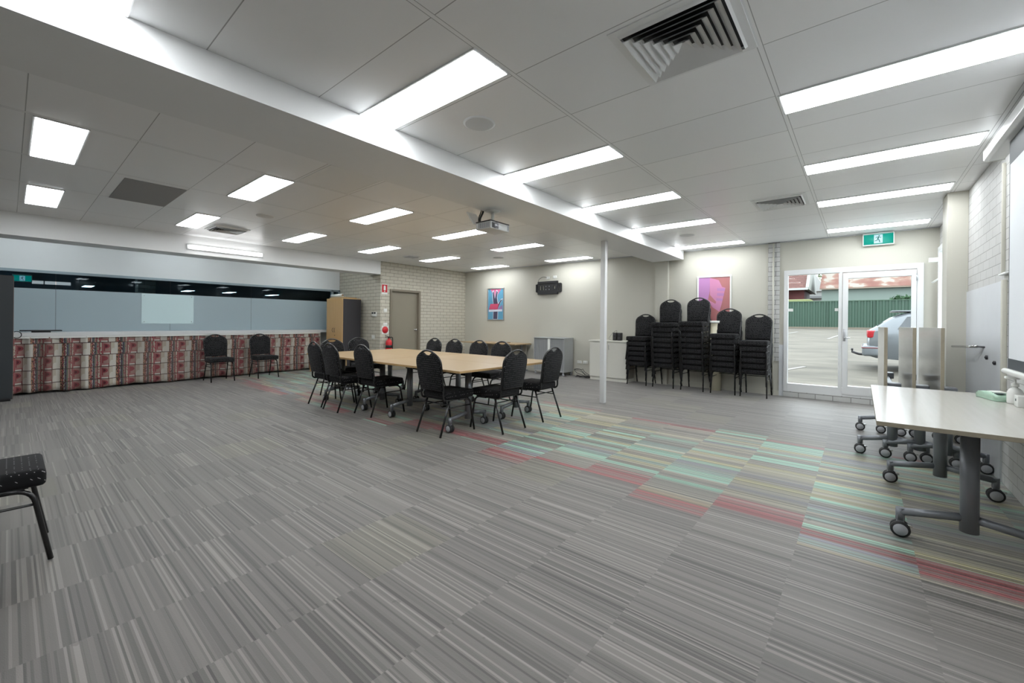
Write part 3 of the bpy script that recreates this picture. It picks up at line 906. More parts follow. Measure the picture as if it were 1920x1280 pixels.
# rolled charts on the cupboard
o = MB().rbox(-.36, .30, -.20, .20, 0, .035, .01).build('folded_cardboard', M_card, None, (-10.42, 5.62, 1.851))
tag(o, 'flattened tan cardboard lying on top of the tall cupboard', 'cardboard')
rl = thing('paper_roll', 'white roll of paper on top of the tall cupboard', 'paper roll', (-10.5, 5.48, 1.887))
MB().lathe([(.03, -.28), (.04, -.28), (.04, .28), (.03, .28)], (0, 0, .04), 'X', 20).build('sheet', M_plasticwhite, rl)
MB().lathe([(.001, -.275), (.03, -.275), (.03, .275), (.001, .275)], (0, 0, .04), 'X', 16).build('core', M_card, rl)

# dark locker at the left edge
t = thing('dark_locker', 'tall charcoal cupboard at the left edge of the photo', 'cupboard', (-10.20, -.44, 0))
MB().box(-.23, .215, -.49, .49, .03, 1.92).build('carcass', M_charcoal, t)
MB().box(-.23, .20, -.47, .47, 0, .03).build('plinth', M_black, t)
for a, b_ in ((-.488, -.004), (.004, .488)):
    d_ = MB().box(.216, .232, a, b_, .05, 1.90).build('door', mat('dark_grey_door', srgb(50, 55, 59), .45, bump=(120, .04)), t)
    if a > 0: MB().box(.215, .233, b_ + .001, b_ + .006, .04, 1.91).build('edge_strip', mat('brown_edging', srgb(112, 92, 84), .5, mottle=(9, .1)), d_)
MB().tube(fillet([(.232, .03, 1.00), (.262, .035, 1.00), (.262, .11, 1.00), (.232, .115, 1.00)], .01), .006, 6).build('handle', M_chrome, t)

# black flat monitor base lying on the sill
t = thing('flat_tray', 'thin black plastic device lying on the white counter, far left', 'device', (-10.75, .36, 1.03))
MB().rbox(-.11, .11, -.11, .11, 0, .022, .006).build('foot', M_black, t)
MB().rbox(-.14, .14, -.24, .24, .022, .040, .006).build('top', M_black, t)
o = MB().tube([(-10.47, .09 + .05 * math.sin(a), 1.0 + .055 * math.cos(a)) for a in [i * PI / 10 for i in range(-2, 13)]], .006, 6).build('cable_loop', M_cablebk)
tag(o, 'black cable loop hanging between the dark cupboard and the counter', 'cable')

# low beech table in front of the cupboard
t = thing('low_table', 'low pale timber table before the tall cupboard, mostly behind chairs', 'table', (-9.75, 5.05, 0))
MB().box(-.95, .95, -.22, .22, .415, .44).build('tabletop', M_beech, t, bevel=.002)
for sx_ in (-.86, .82):
    for sy_ in (-.18, .18):
        MB().box(sx_ - .03, sx_ + .03, sy_ - .015, sy_ + .015, 0, .415).build('leg', M_beechedge, t)

# desk along the end wall
t = thing('desk', 'pale beech desk against the far wall left of the silver cabinet', 'desk', (-7.72, 8.54, 0))
MB().box(-1.0, 1.0, -.34, .34, .70, .725).build('desktop', M_beech, t, bevel=.002)
MB().box(-.94, .94, .20, .218, .38, .70).build('modesty_panel', mat('grey_panel', srgb(150, 146, 136), .5, mottle=(4, .02)), t)
for sx_ in (-.9, .9):
    k = MB().box(sx_ - .02, sx_ + .02, -.30, .30, 0, .03); k.box(sx_ - .02, sx_ + .02, .02, .06, .03, .70)
    k.build('leg', M_darksteel, t)
MB().box(-.03, .03, .12, .18, .40, .70).build('leg', M_black, t)
o = MB().rbox(-.15, .15, -.10, .10, 0, .022, .005).build('notebook', mat('brown_folder', srgb(150, 128, 104), .6, mottle=(10, .1)), None, (-7.35, 8.50, .7255))
tag(o, 'thin brown folder lying on the beech desk by the far wall', 'folder')

# silver tambour cabinet
def tambour_mat():
    m = bpy.data.materials.new('tambour_slats'); m.use_nodes = True; nt = m.node_tree; b = nt.nodes['Principled BSDF']
    x, y, z = objxyz(nt)
    f = ((x / .022).fract() - .5).abs() * 2
    nt.links.new(mixc(nt, f.gt(.72), srgb(168, 171, 172), srgb(120, 123, 126)), b.inputs['Base Color'])
    b.inputs['Roughness'].default_value = .4; b.inputs['Metallic'].default_value = .3
    bp = nt.nodes.new('ShaderNodeBump'); bp.inputs['Strength'].default_value = .5; bp.inputs['Distance'].default_value = .006; bp.invert = True
    nt.links.new(f.s, bp.inputs['Height']); nt.links.new(bp.outputs[0], b.inputs['Normal'])
    return m
M_silver = mat('silver_steel', srgb(176, 179, 180), .4, .3, mottle=(5, .03))
t = thing('tambour_cabinet', 'silver tambour door cabinet on castors by the far wall', 'cabinet', (-5.87, 8.66, 0))
k = MB(); k.box(-.45, -.43, -.20, .20, .09, .89); k.box(.43, .45, -.20, .20, .09, .89); k.box(-.43, .43, .18, .20, .11, .89)
k.box(-.43, .43, -.20, .20, .09, .11)
k.build('carcass', M_silver, t)
MB().rbox(-.455, .455, -.21, .205, .89, .915, .003).build('top', M_silver, t)
MB().box(-.43, -.035, -.18, -.17, .11, .89).build('tambour_door', tambour_mat(), t)
MB().box(.035, .43, -.18, -.17, .11, .89).build('tambour_door', bpy.data.materials['tambour_slats'], t)
MB().rbox(-.035, .035, -.195, -.165, .11, .89, .003).build('centre_handle', M_plasticwhite, t)
for sx_ in (-.41, .41):
    for sy_ in (-.17, .17):
        k = MB(); k.lathe([(.001, -.012), (.028, -.012), (.03, 0), (.028, .012), (.001, .012)], (sx_, sy_, .03), 'Y', 16); k.box(sx_ - .012, sx_ + .012, sy_ - .016, sy_ + .016, .045, .09)
        k.build('caster', M_hub, t)

# white two-door cupboards
M_cupb = mat('cream_melamine', srgb(212, 211, 202), .4, mottle=(4, .015))
M_cupside = mat('warm_grey_melamine', srgb(150, 145, 132), .45, mottle=(4, .02))
def cup(x0, x1, label):
    t = thing('low_cupboard', label, 'cupboard', ((x0 + x1) / 2, 8.70, 0), 0, 'cream cupboards behind the post')
    w2 = (x1 - x0) / 2
    MB().box(-w2, w2, -.18, .19, .07, .86).build('carcass', M_cupside, t)
    MB().box(-w2, w2, -.17, .19, 0, .07).build('plinth', M_cupb, t)
    for s_ in (-1, 1):
        a, b_ = (-w2 + .002, -.002) if s_ < 0 else (.002, w2 - .002)
        d_ = MB().box(a, b_, -.20, -.181, .08, .858).build('door', M_cupb, t, bevel=.001)
        MB().tube(fillet([(s_ * .035, -.20, .70), (s_ * .035, -.226, .70), (s_ * .035, -.226, .80), (s_ * .035, -.20, .80)], .01), .005, 6).build('handle', M_alu, d_)
    return t
cup(-4.76, -3.87, 'cream two-door cupboard behind the white post')
o = MB().box(-4.78, -3.45, 8.48, 8.90, .862, .893).build('cupboard_worktop', M_cupb, bevel=.002)
tag(o, 'cream laminate top on the cupboard behind the white post', 'worktop')
for k, (x, lb) in enumerate(((-4.235, 'left'), (-4.125, 'right'))):
    t = thing('desktop_speaker', 'small black computer loudspeaker on the cream cupboard, %s of the pair' % lb, 'loudspeaker', (x, 8.72, .894), 0, 'pair of small loudspeakers')
    MB().rbox(-.042, .042, -.05, .05, 0, .175, .006).build('cabinet', M_black, t)
    for z_, r_ in ((.055, .028), (.125, .02)):
        MB().lathe([(r_, -.051), (r_, -.055), (r_ * .6, -.052), (.001, -.054)], (0, 0, z_), 'Y', 16).build('driver', M_charcoal, t)
o = MB().tube(fillet([(-4.24, 8.78, 1.04), (-4.25, 8.84, 1.13), (-4.36, 8.83, 1.06), (-4.44, 8.78, .92), (-4.36, 8.74, .899), (-4.28, 8.76, .899)], .05), .003, 6).build('speaker_cable', M_cablebk)
tag(o, 'thin black cable looping beside the small loudspeakers', 'cable')
# water cooler-like beige column between stacks
t = thing('bin_column', 'narrow cream pedestal with white rim behind the chair stacks', 'pedestal', (-2.17, 8.80, 0))
MB().lathe([(.001, 0), (.10, 0), (.10, 1.30), (.09, 1.30)], seg=24).build('body', mat('cream_pedestal', srgb(206, 200, 176), .4, mottle=(6, .02)), t)
MB().lathe([(.09, 1.30), (.115, 1.30), (.115, 1.345), (.001, 1.35)], seg=24).build('rim', M_plasticwhite, t)
# skirting cables
pts = []
for i in range(90):
    a = i * .42
    pts.append((-5.02 + .19 * math.sin(a * .9) + .05 * math.sin(a * 2.3), 8.62 + .10 * math.cos(a), .012 + .006 * (i % 5) + (.16 * max(0, math.sin(a * .31)) ** 3)))
o = MB().tube(pts, .006, 6).build('cable_tangle', M_cablebk)
tag(o, 'tangle of black power cables on the carpet beside the silver cabinet', 'cable')

# ------------------------------------------------------------------ power points and wall fittings
def gpo(x, z, label, sockets=2):
    t = thing('power_point', label, 'power point', (x, 8.90, z))
    MB().rbox(-.058, .058, -.010, 0, -.036, .036, .003).build('plate', M_plasticwhite, t)
    for s_ in (-.028, .028):
        k = MB(); k.box(s_ - .011, s_ - .006, -.0115, -.010, -.018, -.004); k.box(s_ + .006, s_ + .011, -.0115, -.010, -.018, -.004); k.box(s_ - .004, s_ + .004, -.013, -.010, .012, .022)
        k.build('socket', M_darksteel, t)
    return t
gpo(-6.22, 2.43, 'double power point above the black bracket, left, cable plugged in')
gpo(-6.00, 2.44, 'double power point above the black bracket, right of the pair')
gpo(-5.26, .33, 'low double power point near the silver cabinet, left of the pair')
gpo(-5.09, .33, 'low double power point near the silver cabinet, right of the pair')
o = MB().tube(fillet([(-6.24, 8.88, 2.44), (-6.36, 8.87, 2.47), (-6.49, 8.87, 2.40), (-6.50, 8.86, 2.30)], .08), .005, 6).build('bracket_cable', M_cablebk)
tag(o, 'black cable curving from power point down to the wall bracket', 'cable')

# television wall bracket
t = thing('tv_bracket', 'black steel television wall bracket high on the beige wall', 'bracket', (-6.17, 8.90, 2.17))
# slotted plate: built from bars around real openings
k = MB()
yy0, yy1 = -.035, -.010
xs = [-.38, -.29, -.24, -.20, -.15, .15, .19, .25, .29, .33, .39]
slots = [(-.29, -.24, -.05, .06), (-.20, -.15, -.05, .06), (.15, .20, -.03, .05), (.27, .295, -.07, .07), (.315, .34, -.07, .07)]
def plate_with_slots(k, x0, x1, z0, z1, slots, y0, y1):
    cuts = sorted(set([x0, x1] + [s[0] for s in slots] + [s[1] for s in slots]))
    for a, b_ in zip(cuts[:-1], cuts[1:]):
        sl = [s for s in slots if s[0] <= a + 1e-6 and s[1] >= b_ - 1e-6]
        if sl:
            k.box(a, b_, y0, y1, z0, sl[0][2]); k.box(a, b_, y0, y1, sl[0][3], z1)
        else: k.box(a, b_, y0, y1, z0, z1)
plate_with_slots(k, -.37, .37, -.115, .115, slots, yy0, yy1)
k.build('plate', M_black, t)
k = MB(); k.box(-.33, .28, -.06, -.010, .115, .17); k.box(-.33, .28, -.06, -.010, -.165, -.115)
k.box(-.39, -.37, -.06, -.01, -.10, .10); k.box(.37, .39, -.06, -.01, -.10, .10)
k.build('flange', M_black, t)
k = MB()
for x in (-.08, .02):
    for z in (-.04, .04): k.cyl((x, -.038, z), .010, .006, 'Y', 10)
k.build('bolt', M_alu, t)
k = MB().box(-.11, .11, -.010, 0, -.12, .12).build('wall_plate', M_charcoal, t)

def poster(name, label, x0, x1, z0, z1, y, mframe, mback, pieces):
    t = thing(name, label, 'poster', ((x0 + x1) / 2, y, (z0 + z1) / 2))
    w2, h2, e = (x1 - x0) / 2, (z1 - z0) / 2, .028
    k = MB(); k.box(-w2, w2, -.02, 0, h2 - e, h2); k.box(-w2, w2, -.02, 0, -h2, -h2 + e); k.box(-w2, -w2 + e, -.02, 0, -h2 + e, h2 - e); k.box(w2 - e, w2, -.02, 0, -h2 + e, h2 - e)
    k.build('frame', mframe, t, bevel=.004)
    MB().box(-w2 + e, w2 - e, -.008, 0, -h2 + e, h2 - e).build('print', mback, t)
    for i, (poly, m_) in enumerate(pieces):
        d = -.0085 - .0006 * i
        MB().prism([(u * (w2 - e), v * (h2 - e)) for u, v in poly], d - .0005, d, 'XZ').build('print_shape', m_, t)
    return t
Pb = mat('poster_blue', srgb(96, 158, 190), .35, mottle=(3, .08)); Pp = mat('poster_pink', srgb(214, 110, 150), .35, mottle=(3, .08))
Pd = mat('poster_slate', srgb(70, 68, 92), .35, mottle=(3, .06)); Pr = mat('poster_rose', srgb(200, 80, 112), .35, mottle=(3, .06)); Pw = mat('poster_pale', srgb(205, 212, 226), .35, mottle=(3, .03))
Pm = mat('poster_mauve', srgb(150, 122, 168), .35, mottle=(3, .06)); Pc = mat('poster_coral', srgb(172, 112, 112), .35, mottle=(4, .08)); Pl = mat('poster_lilac', srgb(178, 128, 178), .35, mottle=(3, .06)); Po = mat('poster_orchid', srgb(196, 132, 168), .35, mottle=(4, .08)); Pe = mat('poster_cream', srgb(200, 178, 160), .35, mottle=(4, .04))
hand_w = [(-.36, -1), (-.30, -.1), (-.42, .35), (-.46, .86), (-.26, .93), (-.10, .42), (.08, .95), (.32, .86), (.22, .45), (.38, .05), (.72, .34), (.98, .36), (.66, .10), (.34, -.30), (.30, -1)]
hand = [(-.30, -.98), (-.25, -.1), (-.36, .35), (-.40, .78), (-.28, .84), (-.10, .35), (.12, .87), (.26, .80), (.16, .42), (.32, -.04), (.66, .26), (.86, .30), (.60, .06), (.28, -.34), (.24, -.98)]
poster('framed_poster', 'framed blue poster of a dark raised hand on beige wall', -8.33, -7.70, 1.33, 2.25, 8.90, M_alu, Pb,
       [([(-.7, 1), (-.1, .35), (.75, 1)], Pp), (hand_w, Pw), (hand, Pd), ([(.2, -.35), (.9, -.05), (.9, -.42), (.2, -.42)], Pm), ([(-.9, -.35), (-.7, .02), (.40, .02), (.28, -.35)], Pr), ([(-.9, -.50), (-.9, -.37), (.88, -.34), (.88, -.48)], Pw)])
poster('framed_poster', 'framed pink and coral poster behind the chair stacks', -2.56, -1.93, 1.30, 2.24, YD, M_plasticwhite, Pc,
       [([(-1, -.6), (-1, 1), (-.25, 1), (-.28, .35), (-.4, -.1), (-.8, -.2)], Pl), ([(-.28, .98), (-.25, .2), (.2, -.15), (.55, .5), (.3, .85)], Po), ([(-.4, .0), (.1, -.2), (.5, .55), (.72, .5), (.5, -.2), (.35, -.55), (-.1, -.35)], Po),
        ([(.2, .5), (.70, .48), (.68, .36), (.2, .38)], Pl), ([(.2, .28), (.64, .26), (.62, .14), (.2, .16)], Pl), ([(.15, .06), (.56, .02), (.54, -.08), (.15, -.06)], Pl),
        ([(-.80, -.2), (-.4, -.1), (-.45, -.4), (-.8, -.4)], Pe)])

# ------------------------------------------------------------------ running-person exit signs
M_exitg = emit('exit_green', srgb(0, 168, 150), 0.5, srgb(0, 90, 80))
M_exitw = emit('exit_white', srgb(205, 235, 245), 0.5, srgb(120, 140, 150))
def exit_sign(loc, rz, label, scale=1.0):
    t = thing('exit_sign', label, 'exit sign', loc, rz)
    W2, H2 = .19 * scale, .085 * scale
    MB().box(-W2, W2, .0, .05, -H2 - .005, H2 + .02).build('housing', M_plasticwhite, t)
    k = MB(); n = 10; prof = []
    for i in range(n + 1):
        a = -PI / 2 + PI * i / n; prof.append((-.045 * math.cos(a), H2 * .95 * math.sin(a)))
    vs = [(x, y, z) for x in (-W2 + .012, W2 - .012) for y, z in prof]
    k.add(vs, [(i, i + 1, n + 2 + i, n + 1 + i) for i in range(n)], True)
    k.add(vs, [list(range(n + 1)), [n + 1 + i for i in range(n + 1)]])
    k.build('green_lens', M_exitg, t)
    k = MB()
    def zy(z): return -.045 * math.sqrt(max(0, 1 - (z / (H2 * .95)) ** 2)) - .003
    zz = [-H2 * .8 + H2 * 1.6 * i / 8 for i in range(9)]
    vs = [(x, zy(z), z) for x in (-.052 * scale, .052 * scale) for z in zz]
    k.add(vs, [(i, i + 1, 10 + i, 9 + i) for i in range(8)], True)
    vs2 = [(x, zy(z) + .002, z) for x, y, z in vs]
    k.add(vs2, [(i, i + 1, 10 + i, 9 + i) for i in range(8)], True)
    k.build('white_pictogram_panel', M_exitw, t)
    r = MB(); s = scale; y = -.052
    def limb(pts, rad): r.tube([(px * s, zy(pz * s) - .004, pz * s) for px, pz in pts], rad * s, 6)
    r.lathe([(.001, -.003), (.009 * s, -.002), (.009 * s, .002), (.001, .003)], (.010 * s, zy(.045 * s) - .002, .045 * s), 'Y', 12)
    limb([(.004, .030), (-.006, .0)], .009); limb([(-.006, .0), (.010, -.022), (.018, -.055)], .0055); limb([(-.006, .0), (-.016, -.026), (-.042, -.030)], .0055)
    limb([(.004, .028), (.022, .016), (.036, .018)], .004); limb([(.002, .028), (-.020, .028), (-.032, .010)], .004)
    r.build('running_figure', mat('exit_figure_green', srgb(20, 110, 105), .5, mottle=(20, .05)), t)
    f = MB(); f.box(-W2, W2, -.012, 0, H2, H2 + .02); f.box(-W2, W2, -.012, 0, -H2 - .012, -H2); f.box(-W2, -W2 + .01, -.05, 0, -H2, H2); f.box(W2 - .01, W2, -.05, 0, -H2, H2)
    f.build('bezel', M_plasticwhite, t)
    return t
exit_sign((.20, YD - .052, 2.665), 0, 'green running-person exit sign above the glass door')

# ------------------------------------------------------------------ fittings on the brick walls
t = thing('fire_sign', 'red and white fire extinguisher sign high on the brick wall', 'sign', (XB, 6.085, 2.08), PI / 2)
MB().box(-.085, .085, -.004, 0, -.125, .125).build('plate', M_plasticwhite, t)
MB().box(-.078, .078, -.006, -.004, -.075, .118).build('red_field', M_red, t)
k = MB().prism([(-.028, -.02), (-.028, .075), (-.012, .095), (.012, .095), (.028, .075), (.028, -.02)], -.008, -.006)
k.lathe([(.001, -.008), (.016, -.008), (.016, -.006)], (0, 0, -.048), 'Y', 12)
k.build('pictogram', M_plasticwhite, t)
t = thing('disc_sign', 'square white sign with large red disc above the extinguisher', 'sign', (XB, 6.11, 1.055), PI / 2)
MB().box(-.10, .10, -.004, 0, -.105, .105).build('plate', M_plasticwhite, t)
MB().lathe([(.001, -.007), (.088, -.007), (.088, -.004)], seg=32, axis='Y').build('red_disc', M_red, t)
t = thing('fire_extinguisher', 'red fire extinguisher with black band on the brick wall', 'fire extinguisher', (XB + .10, 6.16, .36), PI / 2)
MB().lathe([(.001, 0), (.07, 0), (.078, .015), (.078, .38), (.068, .425), (.035, .455), (.022, .465), (.022, .49)], seg=24).build('cylinder', M_red, t)
MB().lathe([(.0785, .24), (.0795, .24), (.0795, .315), (.0785, .315)], seg=24).build('label_band', M_black, t)
k = MB().rbox(-.02, .02, -.02, .02, .485, .52, .004); k.cbox((-.045, 0, .535), (.12, .02, .012), Matrix.Rotation(.3, 3, 'Y')); k.cbox((-.045, 0, .51), (.12, .02, .012))
k.build('valve_handle', M_black, t)
MB().tube(fillet([(.02, 0, .50), (.10, -.01, .52), (.10, -.02, .40), (.085, -.03, .20)], .05), .010, 8).build('hose', M_black, t)
MB().box(-.05, .05, .075, .10, .18, .26).build('wall_hook', M_chrome, t)
def plate(loc, rz, label, w=.07, h=.07, name='wall_switch', cat='switch'):
    t = thing(name, label, cat, loc, rz)
    MB().rbox(-w / 2, w / 2, -.012, 0, -h / 2, h / 2, .003).build('plate', M_plasticwhite, t)
    MB().box(-w / 5, w / 5, -.016, -.012, -h / 5, h / 5).build('rocker', M_plasticwhite, t)
    return t
plate((XB, 6.11, 1.55), PI / 2, 'small pale switch plate on brick beside the brown door frame', .10, .09)
plate((XB, 6.11, 1.20), PI / 2, 'blank cream plate just above the red disc sign', .12, .07)
t = thing('thermostat', 'white controller with two black displays on the brick return', 'controller', (-9.52, YRET, 1.45))
MB().rbox(-.10, .10, -.03, 0, -.06, .06, .005).build('case', M_plasticwhite, t)
MB().box(-.088, -.015, -.034, -.03, .012, .052).build('display', M_black, t); MB().box(.015, .088, -.034, -.03, .012, .052).build('display', M_black, t)
plate((-9.57, YRET, .87), 0, 'white power outlet low on the brick return beside the cupboard', .13, .10, 'power_point', 'power point')

# ------------------------------------------------------------------ conduit, rail, projection screen on the right wall
o = MB().rbox(XR - .022, XR, 5.19, 5.215, 1.72, 2.62, .003).build('cable_conduit', M_wall)
tag(o, 'vertical white cable duct on the right brick wall beside the screen', 'conduit')
o = MB().rbox(XR - .035, XR, 5.0, 5.22, 1.70, 1.715, .003).build('conduit_shelf', M_white)
tag(o, 'small white ledge below the cable duct on right wall', 'ledge')
o = MB().rbox(XR - .03, XR, 5.12, 5.16, .45, 1.66, .004).build('cable_conduit', M_wall)
tag(o, 'lower pale pipe on the right brick wall beneath the small ledge', 'pipe')
o = MB().tube([(-1.235, YD - .035, 0.02), (-1.235, YD - .035, H - .02)], .014, 8).build('wall_pipe', M_wall)
tag(o, 'thin vertical pipe running up the brick pier beside the glass door', 'pipe')
t = thing('push_rail', 'short chrome rod sticking out beside the painted column on right', 'rail', (.80, 6.70, 1.06))
MB().tube([(-.02, 0, 0), (.04, -.55, .02), (.06, -.75, .03)], .012, 8).build('rod', M_chrome, t)
MB().tube([(.06, -.75, .03), (.10, -.90, .03)], .009, 8).build('tip', M_charcoal, t)
o = MB().lathe([(.001, 0), (.02, 0), (.02, -.012), (.001, -.02)], (XR - .012, 5.72, 1.00), 'X', 12).build('wall_bolt', M_charcoal)
tag(o, 'small dark bolt head on the render patch, left one', 'bolt')
o = MB().lathe([(.001, 0), (.018, 0), (.018, -.012), (.001, -.02)], (XR - .012, 5.42, .97), 'X', 12).build('wall_bolt', M_charcoal)
tag(o, 'small dark bolt head on the render patch, right one', 'bolt')

t = thing('projection_screen', 'pull-down white projection screen with black border on right wall', 'projection screen', (.80, 3.4, 0))
k = MB().prism([(-.06, 2.60), (-.06, 2.67), (-.04, 2.70), (.05, 2.70), (.05, 2.585), (-.035, 2.585)], -1.75, 1.55, 'XZ')
k.build('case', M_trimwhite, t, bevel=.004)
MB().prism([(-.062, 2.598), (-.062, 2.672), (-.04, 2.703), (.052, 2.703), (.052, 2.583), (-.036, 2.583)], 1.55, 1.562, 'XZ').build('end_cap', M_plasticwhite, t)
MB().box(0.0, .004, -1.35, 1.13, .99, 2.585).build('black_border', mat('screen_border_black', srgb(70, 76, 80), .6, mottle=(5, .05)), t)
MB().box(-.002, 0.0, -1.30, 1.10, 1.06, 2.42).build('screen_fabric', mat('matte_screen_white', srgb(222, 226, 230), .5, bump=(400, .05)), t)
MB().tube([(0, -1.42, .965), (0, 1.20, .965)], .020, 12).build('bottom_bar', M_plasticwhite, t)

# ------------------------------------------------------------------ things on the right table
t = thing('wipes_packet', 'pale green packet of wipes lying on the right table', 'packet', (.775, 4.66, .745), 0.25)
bm = bmesh.new(); bmesh.ops.create_cube(bm, size=1)
for v in bm.verts: v.co = Vector((v.co.x * .13, v.co.y * .25, v.co.z * .055 + .0285))
bmesh.ops.subdivide_edges(bm, edges=bm.edges[:], cuts=5, use_grid_fill=True)
rr = random.Random(3)
for v in bm.verts:
    if v.co.z > .01: v.co += Vector((rr.uniform(-.004, .004), rr.uniform(-.004, .004), rr.uniform(-.006, .004)))
    e = abs(v.co.y) / .125
    v.co.z = v.co.z * (1 - .35 * max(0, e - .6) / .4) + .0005
mb = MB(); mb.from_bm(bm); bm.free(); mb.build('pouch', M_greenplastic, t)
MB().cbox((0, .0, .058), (.07, .10, .004)).build('lid_label', M_plasticwhite, t)
MB().cbox((-.03, -.085, .055), (.05, .05, .004)).build('corner_print', M_ink, t)
MB().cbox((0, .105, .046), (.10, .02, .01)).build('corner_print', M_ink, t)
t = thing('sanitiser_bottle', 'clear white sanitiser pump bottle behind the wipes packet', 'bottle', (.83, 4.50, .745))
MB().lathe([(.001, 0), (.036, 0), (.04, .01), (.04, .075), (.03, .10), (.014, .112), (.014, .12)], seg=20).build('bottle_body', M_plasticwhite, t)
MB().lathe([(.016, .12), (.019, .12), (.019, .14), (.006, .145), (.006, .17)], seg=16).build('pump_collar', M_plasticwhite, t)
k = MB().rbox(-.05, .02, -.016, .016, .17, .188, .005); k.build('pump_head', M_plasticwhite, t)
t = thing('cleaning_carton', 'small square white carton beside the pump bottle', 'carton', (.84, 4.35, .745))
MB().rbox(-.035, .035, -.045, .045, 0, .075, .004).build('box', M_plasticwhite, t)
MB().cbox((-.0355, 0, .045), (.001, .02, .016)).build('printed_mark', M_ink, t)

# ------------------------------------------------------------------ projector
t = thing('projector', 'white ceiling projector hung under the beam with black cables', 'projector', (-3.36, 3.66, 0), 0)
pz = 2.40
MB().rbox(-.14, .10, -.14, .19, pz - .042, pz + .042, .010).build('body', mat('projector_white', srgb(205, 206, 206), .35, mottle=(8, .02)), t)
MB().rbox(-.142, .098, -.142, .192, pz + .042, pz + .054, .004).build('top_shell', M_charcoal, t)
k = MB(); k.box(.0995, .103, -.12, -.01, pz - .032, pz + .028); k.build('lens_recess', M_black, t)
MB().lathe([(.034, .100), (.034, .112), (.026, .114), (.022, .106), (.001, .108)], (0, -.055, pz), 'X', 20).build('lens', mat('lens_glass', (.25, .25, .27, 1), .1, .2, mottle=(9, .1)), t)
k = MB()
for i in range(9): k.box(-.09 + i * .02, -.082 + i * .02, -.1425, -.140, pz - .03, pz + .03)
k.build('side_grille', M_darksteel, t)
k = MB()
for i in range(4): k.box(.0995, .1015, .15 + i * .009, .154 + i * .009, pz - .03, pz + .03)
k.build('front_grille', M_darksteel, t)
k = MB().tube([(-.02, .02, pz + .054), (-.02, .02, 2.575)], .020, 12); k.rbox(-.09, .05, -.05, .09, pz + .052, pz + .062, .003)
k.build('drop_pole', M_plasticwhite, t)
k = MB().lathe([(.001, 2.597), (.09, 2.597), (.088, 2.590), (.03, 2.572), (.001, 2.572)], (-.02, .02, 0), 'Z', 20)
k.build('ceiling_plate', M_plasticwhite, t)
for dy, rr_ in ((0, .006), (.02, .009), (.03, .006)):
    MB().tube(fillet([(-.135, -.08 + dy, pz + .03), (-.16, -.08 + dy, pz + .10), (-.13 + dy * .5, -.06 + dy, 2.60), (-.13, -.06 + dy, 2.64)], .05), rr_, 8).build('cable', M_cablebk, t)
o = MB().cbox((0, 0, 0), (.20, .16, .012), Matrix.Rotation(.95, 3, 'Y')).build('open_ceiling_flap', M_soffit, None, (-3.60, 3.60, 2.52))
tag(o, 'small grey flap hanging down behind the projector cables', 'flap')

# ------------------------------------------------------------------ neighbouring dark room seen through the clear strip
M_dk = mat('dim_room_paint', srgb(96, 108, 116), .6, mottle=(1, .05))
M_dkc = mat('dim_ceiling', srgb(120, 132, 140), .6, mottle=(1, .05))
struct('floor_neighbour', MB().box(-30.5, -11.61, -3.2, 15.2, -0.12, -0.001), mat('dim_carpet', srgb(70, 74, 80), .8, mottle=(30, .1)))
struct('ceiling_neighbour', MB().box(-30.5, -11.61, -3.2, 15.2, 2.70, 2.80), M_dkc)
struct('wall_far', MB().box(-30.6, -30.5, -3.2, 15.2, 0, 2.7), M_dk)
struct('wall_neighbour_left', MB().box(-30.5, -11.61, -3.3, -3.2, 0, 2.7), M_dk)
struct('wall_neighbour_right', MB().box(-30.5, -11.61, 15.2, 15.3, 0, 2.7), M_dk)
w = MB().box(-11.62, -11.5, 6.17, 15.2, 0, 2.7)
struct('wall_neighbour_side', w, M_dk)
struct('trim_11', MB().box(-13.3, -12.95, 1.93, 2.25, 0, 2.7), M_brickY)
M_lampdim = emit('dim_panel_diffuser', (.85, .95, 1, 1), 9.0)
G5 = 'ceiling lights in the neighbouring room'
def nl(x, y, w_, label, first=[None]):
    if first[0] is None:
        t = thing('neighbour_light', label, 'ceiling light', (x, y, 2.70), 0, G5)
        MB().box(-.62, .62, -.17, .17, -.01, 0).build('frame', M_trimwhite, t); MB().box(-.6, .6, -.15, .15, -.014, -.01).build('diffuser', M_lampdim, t)
        first[0] = t
    else: dup(first[0], (x, y, 2.70), 0, label, G5)
nl(-26.4, 2.26, 0, 'distant ceiling light through the clear window strip, leftmost of five')
nl(-26.4, 4.10, 0, 'distant ceiling light through the clear strip, beside the brick pillar')
nl(-26.0, 5.76, 0, 'distant ceiling light through the clear strip, above the acrylic board')
nl(-25.5, 7.41, 0, 'distant ceiling light through the clear strip, fourth from the left')
nl(-25.9, 9.64, 0, 'distant ceiling light through the clear strip, rightmost of five')
for x_, y_, lb in ((-15, 1.2, 'first row, left'), (-15, 5.2, 'first row, middle'), (-15, 9.0, 'first row, right'), (-19, 3.2, 'second row')):  # extra lamps above the sightline, added to brighten the dark room and pillar
    nl(x_, y_, 0, 'unseen fill light added in the neighbouring room, ' + lb)
exit_sign((-14.0, .19, 2.13), PI / 2, 'green exit sign in the neighbouring room at far left', .75)
struct('wall_neighbour_stub', MB().box(-14.25, -14.06, -3.2, 1.05, 0, 2.7), M_dk)
struct('window_4', MB().box(-14.07, -14.05, .33, .50, 2.03, 2.10).box(-14.07, -14.05, .52, .92, 2.03, 2.10), emit('daylit_brick_strip', srgb(225, 200, 190), .8))

